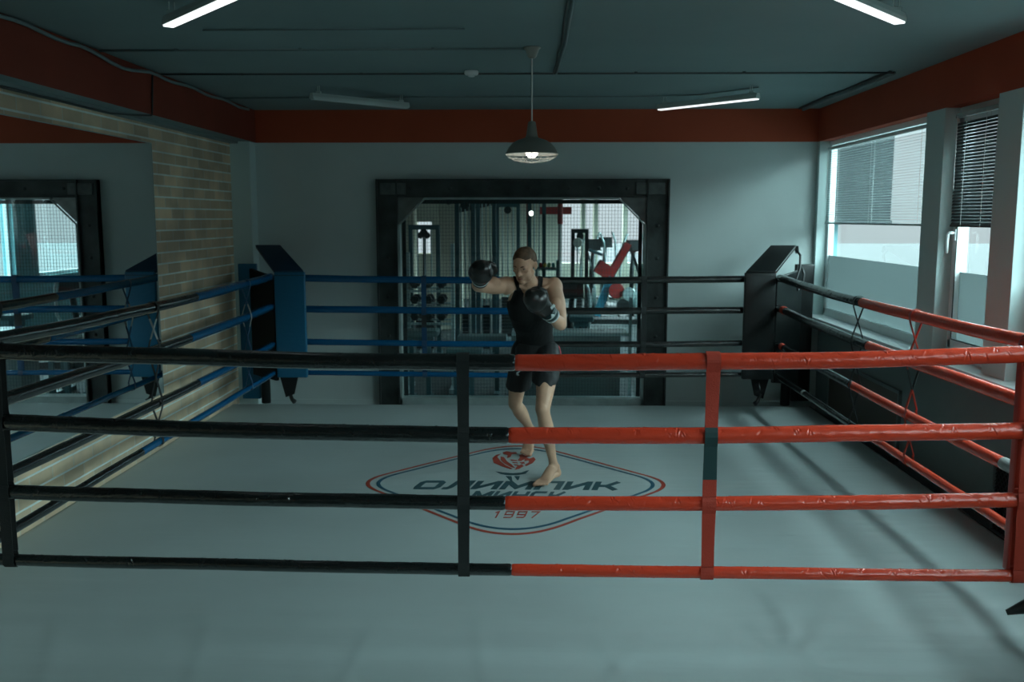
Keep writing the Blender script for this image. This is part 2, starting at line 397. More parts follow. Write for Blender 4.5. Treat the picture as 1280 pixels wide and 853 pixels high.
# panels low on the right wall
def wall_panel(label, y0, y1, z0, z1, m, slats=False):
    t = thing('wall_panel' if not slats else 'radiator_grille', label, 'panel' if not slats else 'grille', (XR + .06, (y0 + y1) / 2, z0))
    f = B()
    for (a, b, c, d) in ((y0, y1, z0, z0 + .03), (y0, y1, z1 - .03, z1), (y0, y0 + .03, z0, z1), (y1 - .03, y1, z0, z1)): box(f, XR + .055, XR + .085, a, b, c, d, .003)
    part('frame', f, M['dark_wall'], t)
    if not slats:
        p = B(); box(p, XR + .065, XR + .083, y0 + .02, y1 - .02, z0 + .02, z1 - .02); part('cover', p, m, t)
    else:
        p = B(); n = 14; H = z1 - z0 - .06; W = y1 - y0 - .06
        for k in range(-n, n * 2):
            for sgn in (1, -1):
                yy0 = y0 + .03 + k * .045
                a = V((XR + .07 + (.003 if sgn > 0 else 0), yy0 if sgn > 0 else yy0 + H, z0 + .03)); b = V((a.x, a.y + sgn * H, z1 - .03))
                lo, hi = y0 + .03, y1 - .03
                # clip to the frame
                ts = [0, 1]; ok = True
                dy = b.y - a.y
                t0, t1 = sorted(((lo - a.y) / dy, (hi - a.y) / dy)); t0 = max(t0, 0); t1 = min(t1, 1)
                if t1 - t0 > .02: tube(p, [a.lerp(b, t0), a.lerp(b, t1)], .0035, 5)
        part('lattice', p, M['post'], t)
        q = B(); box(q, XR + .078, XR + .083, y0 + .02, y1 - .02, z0 + .02, z1 - .02); part('backing', q, M['black_cloth'], t)
M['brown_panel'] = mat('brown_panel', (0.12, 0.105, 0.095), 0.7)
wall_panel('brown rectangular cover panel low on the wall beside the black corner cushion', 7.35, 9.15, -.08, .50, M['brown_panel'])
wall_panel('dark diamond lattice radiator grille low on the right wall near the red rope end', 4.7, 5.82, -.12, .36, None, True)

# ------------------------------------------------------------------ mirror
t = thing('wall_mirror', 'large frameless mirror on the brick wall left of the ring', 'mirror', (XL, 4.6, .44))
bm = B(); box(bm, XL + .002, XL + .008, 1.2, 7.45, .445, 2.437); part('mirror_glass', bm, M['mirror'], t)
bm = B()
for (a, b, c, d) in ((1.2, 7.454, .437, .4445), (1.2, 7.454, 2.4375, 2.444), (7.4505, 7.456, .44, 2.44)): box(bm, XL + .001, XL + .010, a, b, c, d)
part('edge_trim', bm, M['steel_edge'], t)

# ------------------------------------------------------------------ ceiling run of conduits, cables, lamps
def conduit(label, pts, r=.009, clips=None, m='cable', group='conduits clipped under the ceiling'):
    t = thing('ceiling_conduit', label, 'conduit', pts[0], group)
    b = B(); tube(b, pts, r, 8); part('pipe', b, M[m], t, smooth=True)
    if clips:
        for c in clips:
            k = B(); obox(k, V(c) + V((0, 0, .006)), (1, 0, 0), (0, 1, 0), (0, 0, 1), .022, .03, .02, .003); part('clip', k, M[m], t)
zc = ZC - .010
conduit('thin dark conduit running from the lamp rose to the left beam', [(-2.80, 6.15, zc), (-.07, 6.15, zc)], .007, [(x, 6.15, zc) for x in (-2.3, -1.5, -.65)], 'conduit')
conduit('long dark conduit crossing the whole ceiling behind the lamp', [(-2.80, 7.15, zc), (2.66, 7.2, zc)], .007, [(x, 7.18, zc) for x in (-2.2, -1.3, .75, 1.55, 2.62)])
conduit('short conduit crossing the ceiling nearest the back wall', [(-2.80, 8.55, zc), (1.05, 8.52, zc), (1.45, 8.42, zc), (1.84, 7.95, zc)], .006, [(-1.9, 8.55, zc), (-.6, 8.54, zc)], 'conduit')
conduit('faint conduit crossing the ceiling in front of the lamp', [(-1.9, 5.5, zc), (-.4, 5.5, zc)], .005, None, 'conduit')
conduit('pale cable trunking running towards the viewer from the long conduit', [(.160, 7.16, zc), (.175, 6.45, zc), (.188, 6.0, zc), (.186, 5.2, zc), (.19, 3.2, zc)], .010, None, 'conduit')
conduit('dark tube standing in for the shadow beside the pale cable trunking', [(.140, 7.16, zc), (.152, 6.6, zc), (.150, 6.3, zc), (.165, 6.0, zc), (.160, 5.3, zc), (.165, 3.2, zc)], .007)  # dark tube takes the place of the trunking's shadow on the ceiling
conduit('paired grey pipes along the ceiling above the right windows', [(2.655, 7.2, zc), (2.66, 8.1, zc - .006), (2.65, 8.4, zc), (2.645, 9.50, zc - .006)], .018, [(2.645, 9.50, zc - .012)], 'conduit')
conduit('dark pipe beside the grey pipes above the right windows', [(2.60, 7.22, zc), (2.61, 8.2, zc), (2.585, 8.5, zc), (2.60, 9.48, zc)], .010)
def pts_cable():
    P = []
    for k in range(40):
        y = 3.5 + k * (9.3 - 3.5) / 39
        sag = .018 * math.sin(k * .55) ** 2 + (.05 if 5.9 < y < 7.0 else 0) * math.sin((y - 5.9) / 1.1 * PI) * .6
        P.append((-2.795 , y, ZC - .020 - sag))
    return P
conduit('grey cable sagging along the top of the red left beam', pts_cable(), .012, None, 'conduit')
conduit('dark cable crossing down the red face of the left beam', [(-2.812, 7.02, ZC - .03), (-2.810, 7.0, 2.8), (-2.812, 6.98, ZB + .02), (-2.812, 6.97, ZB - .006), (-2.9, 6.93, ZB - .01), (-2.955, 6.6, ZB - .03), (-2.965, 4.9, ZB - .03)], .007)

def fixture(label, a, b, lit):
    a, b = V(a), V(b); c = (a + b) / 2; d = (b - a).normalized(); n = V((-d.y, d.x, 0)); Lh = (b - a).length
    t = thing('ceiling_light', label, 'ceiling light', c, 'linear lamps hung below the ceiling')
    h = B()
    # trapezoid housing along d
    pr = [(-.030, .0), (.030, .0), (.030, .018), (.020, .045), (-.020, .045), (-.030, .018)]
    prism(h, pr, a, n, (0, 0, 1), Lh if n.cross(V((0, 0, 1))).dot(d) > 0 else -Lh)
    part('housing', h, M['fix'], t)
    g = B(); prism(g, [(-.026, -.009), (.026, -.009), (.026, .0005), (-.026, .0005)], a + d * .01, n, (0, 0, 1), (Lh - .02) if n.cross(V((0, 0, 1))).dot(d) > 0 else -(Lh - .02))
    part('tube', g, M['tube_on'] if lit else M['tube_off'], t, 'glowing white tube' if lit else 'unlit grey tube')
    for s in (.07, Lh - .07):
        q = B(); p = a + d * s
        box(q, p.x - .02, p.x + .02, p.y - .02, p.y + .02, p.z + .045, p.z + .062, .003)
        for off in (-.014, .014): rod(q, p + n * off + V((0, 0, .05)), (p + n * off).xy.to_3d() + V((0, 0, ZC)), .003, 6)
        part('hanger', q, M['fix'], t)
zl = 2.828
fixture('unlit linear lamp hanging under the left part of the ceiling near the back wall', (-1.83, 7.82, zl), (-1.13, 8.51, zl), False)
fixture('lit linear lamp hanging under the ceiling near the right windows and back wall', (1.12, 8.69, zl), (1.83, 7.91, zl), True)
fixture('lit linear lamp cut by the picture top above the left beam', (-1.87, 4.89, zl), (-1.18, 4.09, zl), True)
fixture('lit linear lamp cut by the picture top above the red ropes', (1.83, 4.90, zl), (1.14, 4.10, zl), True)
# unseen lamps of the same kind added behind the camera to brighten the room
fixture('unseen lit linear lamp added over the room part in front of the ring', (-1.5, .9, zl), (-.5, .9, zl), True)
fixture('unseen lit linear lamp added over the room part nearest the windows', (.6, -.9, zl), (1.6, -.9, zl), True)

# smoke detector
t = thing('smoke_detector', 'small white round smoke detector on the ceiling left of the pendant', 'smoke detector', (-.468, 7.1, ZC))
bm = B(); lathe(bm, [(0, -.042), (.022, -.042), (.026, -.036), (.028, -.028)], (-.468, 7.1, ZC), 24); part('sensor', bm, M['white_plastic'], t, smooth=True)
bm = B(); lathe(bm, [(.02, -.029), (.046, -.029), (.052, -.020), (.052, -.004), (.048, 0), (0, 0)], (-.468, 7.1, ZC), 24); part('base', bm, M['white_plastic'], t, smooth=True)

# pendant
px, py = -.018, 6.15
t = thing('pendant_lamp', 'grey enamel factory pendant lamp with wire guard hanging over the ring', 'lamp', (px, py, ZC))
bm = B(); lathe(bm, [(0, -.068), (.018, -.068), (.028, -.058), (.046, -.012), (.056, -.004), (.056, 0), (0, 0)], (px, py, ZC), 28); part('ceiling_rose', bm, M['lampmetal'], t, smooth=True)
bm = B(); tube(bm, [(px, py, ZC - .06), (px, py, 2.475)], .0045, 8); part('cord', bm, M['lampwhite'], t)
ZS = 2.270
bm = B(); lathe(bm, [(.008, .205), (.022, .200), (.026, .188), (.036, .115), (.042, .100), (.060, .094), (.095, .082), (.125, .064), (.150, .036), (.166, .006), (.172, .0), (.172, -.003), (.164, .002), (.146, .032), (.122, .058), (.092, .075), (.045, .088), (.0, .088)], (px, py, ZS), 48)
o = part('shade', bm, [M['lampmetal'], M['lampwhite']], t, smooth=True)
for p in o.data.polygons:
    c = p.center; r = math.hypot(c.x - px, c.y - py) if o.parent is None else math.hypot(c.x - px, c.y - py)
    if p.index >= 11 * 48: p.material_index = 1
bm = B(); lathe(bm, [(0, -.030), (.022, -.026), (.036, -.012), (.042, .008), (.038, .030), (.026, .052), (.016, .066), (.016, .088)], (px, py, ZS), 24); part('bulb', bm, M['bulb'], t, 'glowing warm white bulb', True)
bm = B()
for rr, zz in ((.170, -.004), (.150, -.026), (.115, -.044), (.075, -.054), (.035, -.058)):
    tube(bm, [(px + rr * math.cos(a), py + rr * math.sin(a), ZS + zz) for a in [2 * PI * k / 36 for k in range(37)]], .0026, 6)
for k in range(16):
    a = 2 * PI * k / 16
    tube(bm, [(px + rr * math.cos(a), py + rr * math.sin(a), ZS + zz) for rr, zz in ((.170, -.004), (.150, -.026), (.115, -.044), (.075, -.054), (.035, -.058))], .0022, 6)
part('wire_guard', bm, M['lampwhite'], t)

# ------------------------------------------------------------------ steel framed opening to the gym
fx0, fx1, fz0, fz1 = -1.600, 1.355, -0.02, 2.243
ix0, ix1, iz1 = -1.385, 1.128, 2.060
t = thing('steel_window_frame', 'dark riveted steel beam frame with gusset corners around the gym window', 'window frame', ((fx0 + fx1) / 2, YB - .05, ZF))
yo = YB - .10
def beam(name, x0, x1, z0, z1, vert):
    b = B(); box(b, x0, x1, yo + .035, YB + .05, z0, z1)
    e = .016
    if vert: box(b, x0, x0 + e, yo, YB + .05, z0, z1, .002); box(b, x1 - e, x1, yo, YB + .05, z0, z1, .002)
    else: box(b, x0, x1, yo, YB + .05, z0, z0 + e, .002); box(b, x0, x1, yo, YB + .05, z1 - e, z1, .002)
    return part(name, b, M['steel'], t)
beam('post', fx0, ix0, ZF, fz1, True); beam('post', ix1, fx1, ZF, fz1, True); beam('lintel', ix0, ix1, iz1, fz1, False)
def bolt(x, z):
    b = B(); lathe(b, [(0, .018), (.012, .016), (.018, .010), (.020, 0)], (x, yo + .036, z), 10, axis=(0, -1, 0)); part('rivet', b, M['steel'], t, smooth=True)
for z in (.25, .65, 1.05, 1.45, 1.78, 2.12): bolt((fx0 + ix0) / 2, z); bolt((fx1 + ix1) / 2, z)
for x in (-1.25, -.85, -.45, -.05, .35, .65, .93): bolt(x, (iz1 + fz1) / 2)
b = B(); box(b, 1.02, 1.31, yo + .012, yo + .037, 2.09, 2.205, .003); part('splice_plate', b, M['splice'], t, 'pale worn splice plate')
b = B(); box(b, -1.555, -1.30, yo + .012, yo + .037, 2.09, 2.205, .003); part('splice_plate', b, M['splice'], t, 'pale worn splice plate')
for s, xa in ((1, ix0), (-1, ix1)):
    b = B(); prism(b, [(0, 0), (s * .27, 0), (0, -.27)] if s > 0 else [(0, 0), (0, -.27), (s * .27, 0)], (xa, yo + .045, iz1), (1, 0, 0), (0, 0, 1), -.02)
    part('gusset', b, M['gusset'], t)
    b = B(); rod(b, (xa + s * .285, yo + .030, iz1 - .005), (xa + s * .005, yo + .030, iz1 - .285), .009, 6); part('gusset_rim', b, M['steel_edge'], t)
b = B()
box(b, ix0 + .0, ix0 + .022, yo + .02, YB + .04, ZF, iz1 - .27); box(b, ix1 - .022, ix1, yo + .02, YB + .04, ZF, iz1 - .27); box(b, ix0 + .27, ix1 - .27, yo + .02, YB + .04, iz1 - .018, iz1)
box(b, ix0, ix1, yo + .02, YB + .04, ZF, .0)
part('inner_lip', b, M['steel_edge'], t)
b = B(); box(b, ix0, ix1, YB + .035, YB + .041, 0, iz1); part('glass_pane', b, M['glass_dark'], t)
b = B()
x = ix0 + .03
while x < ix1 - .02: box(b, x - .0013, x + .0013, YB + .060, YB + .0626, 0, iz1); x += .032
z = .02
while z < iz1: box(b, ix0, ix1, YB + .063, YB + .0656, z - .0011, z + .0011); z += .036
part('wire_mesh', b, M['wire'], t, 'fine square wire mesh')
b = B()
box(b, ix0 + .022, ix0 + .06, YB + .07, YB + .10, 0, iz1); box(b, ix1 - .06, ix1 - .022, YB + .07, YB + .10, 0, iz1); box(b, ix0, ix1, YB + .07, YB + .10, iz1 - .06, iz1 - .02)
part('mesh_frame', b, M['gym_black'], t)

# ------------------------------------------------------------------ ring canvas
def canvas_z(x, y):
    z = 0.0
    st = min(1, max(0, (4.20 - y) / .12)); st = st * st * (3 - 2 * st); z -= .026 * st
    if y < 5.2:      # cloth rolls across the front
        g = min(1, (5.2 - y) / .8)
        z += .0035 * g * math.sin(y * 13 + .5 * noise.noise(V((x * .8, y, 5)))) + .0016 * g * math.sin(y * 31 + x * .6)
    if y < 4.3:      # pull folds running to the edge
        g = min(1, (4.3 - y) / .25)
        for k, (fx, sl) in enumerate(((-1.55, .2), (-.72, -.1), (-.28, .12), (.22, .25), (.63, -.5), (.98, -.35), (1.75, .3), (-2.3, .4))):
            u = x - (fx + sl * (4.3 - y)); z += g * .0035 * math.exp(-u * u / .0006) - g * .0015 * math.exp(-(u + .04) ** 2 / .0015)
    z += .0035 * noise.noise(V((x * 1.3, y * 1.6, 0)))
    z += .0011 * noise.noise(V((x * 2, y * 22, 7))) * (1 + max(0, min(1.2, x - .2)))
    # diagonal pulls on the right near part
    u = (x - 1.22); w = (y - 4.15)
    e_ = math.exp(-(u * u) / .10 - w * w / .30)
    if e_ > .01:
        ang = math.atan2(w + .35, u + .12)
        z += .0028 * e_ * math.sin(ang * 15)
        z += .0045 * math.exp(-((x - 1.14 - (4.6 - y) * .10) ** 2) / .0009) * min(1, max(0, (5.0 - y) / .4))
    u = (x + 1.9); w = y - 4.2
    z += .0012 * math.exp(-(u * u) / .3 - w * w / .12) * math.sin(x * 26 + y * 10)
    return z - .004
cx0, cx1, cy0, cy1 = XL + .004, 2.735, 3.05, 9.20
tc_ = thing('ring_canvas', 'pale grey canvas covered boxing ring floor with printed club emblem', 'ring floor', ((cx0 + cx1) / 2, (cy0 + cy1) / 2, ZF))
bm = B(); nx, ny = 230, 300; g = []
for j in range(ny + 1):
    y = cy0 + (cy1 - cy0) * j / ny
    g.append([bm.verts.new((cx0 + (cx1 - cx0) * i / nx, y, canvas_z(cx0 + (cx1 - cx0) * i / nx, y))) for i in range(nx + 1)])
for j in range(ny):
    for i in range(nx): bm.faces.new((g[j][i], g[j][i + 1], g[j + 1][i + 1], g[j + 1][i]))
# turned down skirt
def skirt(row):
    low = [bm.verts.new((v.co.x, v.co.y, -.12)) for v in row]
    for k in range(len(row) - 1): bm.faces.new((row[k], row[k + 1], low[k + 1], low[k]))
skirt(g[0]); skirt(g[-1]); skirt([r[-1] for r in g]); skirt([r[0] for r in g])
part('canvas', bm, M['canvas'], tc_, smooth=True)
bm = B(); box(bm, cx0 + .03, cx1 - .03, cy0 + .03, cy1 - .03, ZF, -.05); part('platform', bm, M['post'], tc_)
bm = B(); tube(bm, [(cx1 + .004, cy0, -.006), (cx1 + .004, cy1, -.006)], .006, 8); part('edge_binding', bm, M['strap_black'], tc_, 'black edge binding on the window side')

# emblem printed on the canvas -------------------------------------------------
def flat(name, polys, m, z=.0022, label=None):
    """polys: list of point loops (x, y) in canvas metres -> thin print that follows the cloth"""
    b = B()
    for P in polys:
        vs = [b.verts.new((p[0], p[1], canvas_z(*p) + z)) for p in P]
        try: b.faces.new(vs)
        except ValueError: pass
    bmesh.ops.triangulate(b, faces=[f for f in b.faces if len(f.verts) > 4])
    r = bmesh.ops.extrude_face_region(b, geom=list(b.faces))
    for v in [e for e in r['geom'] if isinstance(e, bmesh.types.BMVert)]: v.co.z -= .0012
    return part(name, b, m, tc_, label)
ECX, ECY = -.130, 6.435
def diamond(hx, hy, rc, n=14):
    """rounded rhombus"""
    c = [(hx, 0), (0, hy), (-hx, 0), (0, -hy)]; out = []
    for k in range(4):
        p = V(c[k]); a = V(c[k - 1]); b = V(c[(k + 1) % 4])
        da = (a - p).normalized(); db = (b - p).normalized()
        rr = rc[k % 2]
        P0, P1 = p + da * rr, p + db * rr
        for q in range(n + 1):
            t_ = q / n; pt = P0 * (1 - t_) ** 2 + p * 2 * t_ * (1 - t_) + P1 * t_ ** 2
            out.append((pt.x, pt.y))
    # densify the long edges
    o2 = []
    for i in range(len(out)):
        a, b = V(out[i]), V(out[(i + 1) % len(out)]); k = max(1, int((b - a).length / .04))
        for q in range(k): v = a.lerp(b, q / k); o2.append((v.x, v.y))
    return o2
def band(outer_h, inner_h, rc):
    A = diamond(outer_h[0], outer_h[1], rc); Bq = []
    sx, sy = inner_h[0] / outer_h[0], inner_h[1] / outer_h[1]
    Bq = [(p[0] * sx, p[1] * sy) for p in A]
    n = len(A); polys = []
    for i in range(n):
        j = (i + 1) % n
        polys.append([(A[i][0] + ECX, A[i][1] + ECY), (A[j][0] + ECX, A[j][1] + ECY), (Bq[j][0] + ECX, Bq[j][1] + ECY), (Bq[i][0] + ECX, Bq[i][1] + ECY)])
    return polys
RC = (.30, .45)
flat('emblem_outline', band((1.160, 1.262), (1.128, 1.224), RC), M['print_red'], label='red outer outline')
flat('emblem_outline', band((1.085, 1.172), (1.055, 1.136), RC), M['print_blue'], label='dark blue inner outline')

def stroke(pts, w, closed=False):
    P = [V(p) for p in pts]; n = len(P); out = []
    L_, R_ = [], []
    for i in range(n):
        if closed: a, b = P[i - 1], P[(i + 1) % n]; d1 = (P[i] - a).normalized(); d2 = (b - P[i]).normalized()
        else:
            d1 = (P[i] - P[i - 1]).normalized() if i > 0 else (P[1] - P[0]).normalized()
            d2 = (P[i + 1] - P[i]).normalized() if i < n - 1 else d1
        m_ = (d1 + d2); m_ = m_.normalized() if m_.length > 1e-4 else d1
        nn = V((-m_.y, m_.x)); k = 1 / max(.45, nn.dot(V((-d1.y, d1.x))))
        L_.append(P[i] + nn * w / 2 * k); R_.append(P[i] - nn * w / 2 * k)
    rng = range(n) if closed else range(n - 1)
    return [[tuple(L_[i]), tuple(L_[(i + 1) % n]), tuple(R_[(i + 1) % n]), tuple(R_[i])] for i in rng]
t1 = .16
GL = {
 'О': lambda: stroke([(.12, 0.09), (.0 + .09, .22), (.09, .78), (.2, .91), (.8, .91), (.91, .78), (.91, .22), (.8, .09)], .25, True),
 'Л': lambda: stroke([(-.02, .09), (.16, .09), (.26, .22), (.36, .91), (.91, .91), (.91, 0)], .25),
 'И': lambda: stroke([(.09, 1), (.09, 0)], .25) + stroke([(.91, 1), (.91, 0)], .25) + stroke([(.12, .12), (.88, .88)], .27),
 'М': lambda: stroke([(.08, 0), (.08, 1)], .25) + stroke([(1.12, 0), (1.12, 1)], .25) + stroke([(.1, .95), (.6, .25), (1.1, .95)], .27),
 'П': lambda: stroke([(.09, 0), (.09, .91), (.91, .91), (.91, 0)], .25),
 'К': lambda: stroke([(.09, 0), (.09, 1)], .25) + stroke([(.1, .5), (.5, .5), (.92, .98)], .25) + stroke([(.5, .5), (.92, .02)], .25),
 'Н': lambda: stroke([(.09, 0), (.09, 1)], .25) + stroke([(.91, 0), (.91, 1)], .25) + stroke([(.1, .5), (.9, .5)], .25),
 'С': lambda: stroke([(.95, .91), (.2, .91), (.09, .78), (.09, .22), (.2, .09), (.95, .09)], .25),
 '1': lambda: stroke([(.3, .75), (.62, .92), (.62, 0)], .16),
 '9': lambda: stroke([(.1, .08), (.8, .08), (.92, .2), (.92, .92), (.1, .92), (.1, .48), (.92, .48)], .15),
 '7': lambda: stroke([(.08, .92), (.92, .92), (.42, 0)], .16),
}
def word(s, x0, x1, y0, y1, gap, shear, name, m, label):
    wid = {'М': 1.2}
    tot = sum(wid.get(c, 1.0) for c in s) + gap * (len(s) - 1); H = y1 - y0
    sc = (x1 - x0 - shear * H) / tot; x = x0; polys = []
    for c in s:
        for P in GL[c]():
            polys.append([(x + p[0] * sc + shear * (p[1] * H), y0 + p[1] * H) for p in P])
        x += (wid.get(c, 1.0) + gap) * sc
    return flat(name, polys, m, .0022, label)
word('ОЛИМПИК', -.835, .62, 6.270, 6.475, .17, .22, 'lettering', M['print_dark'], 'bold dark teal club name reading ОЛИМПИК')
word('МИНСК', -.43, .225, 6.045, 6.225, .20, .22, 'lettering', M['print_dark'], 'smaller dark teal city name reading МИНСК')
word('1997', -.275, .045, 5.655, 5.790, .30, .15, 'lettering', M['print_red'], 'red year 1997')
# bowl of two red wrestling figures over a blue torch; positions from the emblem's own 2-D layout
def blob(P, cx=-.157, cy=7.0, sx=.165, sy=.26): return [(cx + p[0] * sx, cy + p[1] * sy) for p in P]
red = [
 [(-1, .45), (-.85, .85), (-.62, 1.0), (-.78, .6), (-.6, .1), (-.35, -.35), (0, -.75), (-.1, -.8), (-.5, -.5), (-.9, -.1)],
 [(-.62, .62), (-.45, .55), (-.3, .1), (-.05, -.3), (.1, -.65), (-.1, -.55), (-.4, -.15), (-.6, .25)],
 [(-.55, 1.15), (-.35, 1.3), (-.1, 1.15), (.1, 1.2), (.15, 1.0), (-.1, .95), (-.15, .6), (-.3, .45), (-.3, .85), (-.5, .95)],
 [(.2, .2), (.3, .55), (.25, .85), (.4, .95), (.55, .75), (.8, .95), (.9, .85), (.6, .55), (.75, .4), (.5, .3), (.35, .1)],
 [(.95, .6), (1.05, .3), (.9, -.1), (.6, -.45), (.55, -.3), (.75, .0), (.7, .2), (.5, .1), (.55, .3), (.8, .45)],
 [(.1, -.85), (.2, -.45), (.4, -.25), (.5, -.45), (.3, -.75)],
 [(.3, -.05), (.5, .05), (.55, -.15), (.4, -.2)],
 [(-.15, .3), (.15, .22), (.2, .12), (-.1, .15)], [(-.05, .02), (.2, -.04), (.22, -.14), (-.02, -.1)], [(.03, -.25), (.25, -.3), (.25, -.4), (.08, -.36)],
]
flat('emblem_figures', [blob(P) for P in red], M['print_red'], .0022, 'red wrestling figures shaped like a flame bowl')
tor = [
 [(-.75, -1.05), (-.4, -1.15), (0, -1.22), (.4, -1.15), (.62, -.95), (.75, -.9), (.6, -1.25), (.2, -1.42), (-.2, -1.42), (-.5, -1.3)],
 [(-.28, -1.52), (-.02, -1.52), (.05, -2.12), (.0, -2.12)], [(.1, -1.52), (.35, -1.52), (.3, -1.9), (.24, -1.9)],
]
flat('emblem_torch', [blob(P) for P in tor], M['print_dark'], .0022, 'dark teal torch handle')

# ------------------------------------------------------------------ ropes
HZ = [1.275, .958, .650, .352]; HR = [.034, .034, .030, .025]
SIDE = {
 'near': ((RX0, RY0), (RX1, RY0)), 'far': ((RX0, RY1), (RX1, RY1)),
 'left': ((RX0, RY1), (RX0, RY0)), 'right': ((RX1, RY1), (RX1, RY0)),
}
LV = ['top', 'second highest', 'third', 'bottom']
def rope_pt(side, k, s):
    (xa, ya), (xb, yb) = SIDE[side]
    z = HZ[k]; u = 2 * s - 1
    if side == 'near':
        z = [1.262, .953, .658, .362][k] + [.052, .048, .040, .012][k] * u * u + [0, -.006, -.003, -.018][k] * u
    elif side == 'far': z = [1.278, .985, .665, .365][k] + .022 * u * u - .011 + [.0, 0, 0, .004][k] * noise.noise(V((s * 3, k, 0)))
    elif side == 'left': z = [1.275, .99, .635, .375][k] + .04 * (s - .0) * 0 + [.03, .03, .02, 0][k] * u * u
    else: z = [1.268, .985, .655, .375][k] + [.03, .03, .02, 0][k] * u * u
    z += .004 * noise.noise(V((s * 7, k * 3.1, hash(side) % 7 * 0 + len(side))))
    return V((xa + (xb - xa) * s, ya + (yb - ya) * s, z))
def cover(side, k, s0, s1, m, parent, step, wr, rscale=1.0, seg=22):
    b = B(); L_ = 5.0 * (s1 - s0); n = max(4, int(L_ / step)); rings = []
    (xa, ya), (xb, yb) = SIDE[side]; d = V((xb - xa, yb - ya, 0)).normalized(); h = V((-d.y, d.x, 0)); up = V((0, 0, 1))
    sd = k * 11.3 + len(side) * 5.7
    # short pinched creases of the vinyl sleeve, mostly on its upper half, often in V pairs
    rnd = random.Random(int(sd * 10) + int(s0 * 100)); bins = {}
    cnt = int(L_ * 52 * wr)
    for _ in range(cnt):
        x0 = s0 * 5 + rnd.random() * L_; a0 = rnd.gauss(.9, .65) * .034; ln = rnd.uniform(.008, .030); th = rnd.choice((-1, 1)) * rnd.uniform(.5, 1.3)
        wd = rnd.uniform(.0016, .0034) * (1 if side == 'near' else 1.7); dp = rnd.uniform(.0008, .0028)
        grp = [(x0, a0, ln, th, wd, dp)]
        if rnd.random() < .45: grp.append((x0 + ln * .55, a0 + rnd.uniform(-.006, .006), ln * rnd.uniform(.6, 1), -th, wd, dp * .9))
        if rnd.random() < .25: grp.append((x0 + .012, a0, ln * .8, th, wd, dp * .8))
        for g_ in grp:
            for q in range(int((g_[0] - .05) / .05), int((g_[0] + .05) / .05) + 1): bins.setdefault(q, []).append(g_)
    rr = HR[k] * rscale
    for i in range(n + 1):
        s = s0 + (s1 - s0) * i / n; p = rope_pt(side, k, s); x = s * 5.0; ring = []
        base = rr
        end = min(i, n - i) * step
        base *= (1 - .10 * max(0, 1 - end / .012))
        lump = 1 + .030 * noise.noise(V((x * 3.0, sd, 0))) + .022 * noise.noise(V((x * 9.0, sd, 4)))
        near = bins.get(int(x / .05), ())
        for q in range(seg):
            a = 2 * PI * q / seg; ca, sa = math.cos(a), math.sin(a)
            w1 = noise.noise(V((x * 22 + ca * 1.6, sa * 1.8, sd)))
            r = base * lump * (1 + .022 * w1 * wr)
            arc = ((a if a < PI * 1.5 else a - 2 * PI) if side == 'left' else (PI - a)) * rr      # arc length up from the side the room sees
            for (cx, c_, ln, th, wd, dp) in near:
                dx = x - cx; da = arc - c_ * (1.0)
                u = dx * math.cos(th) + da * math.sin(th); v_ = -dx * math.sin(th) + da * math.cos(th)
                if abs(u) < ln and abs(v_) < wd * 3:
                    tp = math.cos(u / ln * PI / 2)
                    r += tp * (-dp * math.exp(-(v_ / wd) ** 2) + dp * .65 * math.exp(-((v_ - wd * 1.5) / wd) ** 2))
            ring.append(b.verts.new(p + h * (ca * r) + up * (sa * r * (1.02 if sa > 0 else 1.05))))
        rings.append(ring)
    for A, C in zip(rings, rings[1:]):
        for q in range(seg): b.faces.new((A[q], A[(q + 1) % seg], C[(q + 1) % seg], C[q]))
    b.faces.new(rings[0][::-1]); b.faces.new(rings[-1])
    return part('rope_cover', b, m, parent, smooth=True)
SPL = {  # side: per rope split fraction, first half material, second half material
 'near': ([.5045, .499, .496, .5015], 'black_rope', 'red_rope'),
 'far': ([.50, .50, .50, .50], 'blue_rope', 'black_rope'),
 'left': ([.41, .44, .415, .62], 'blue_rope', 'black_rope_s'),
 'right': ([.455, .49, .43, .52], 'black_rope_s', 'red_rope'),
}
CN = {'black_rope': 'black', 'black_rope_s': 'black', 'red_rope': 'red', 'blue_rope': 'blue'}
SN = {'near': 'side nearest the viewer', 'far': 'side before the gym window', 'left': 'side along the brick wall', 'right': 'side along the windows'}
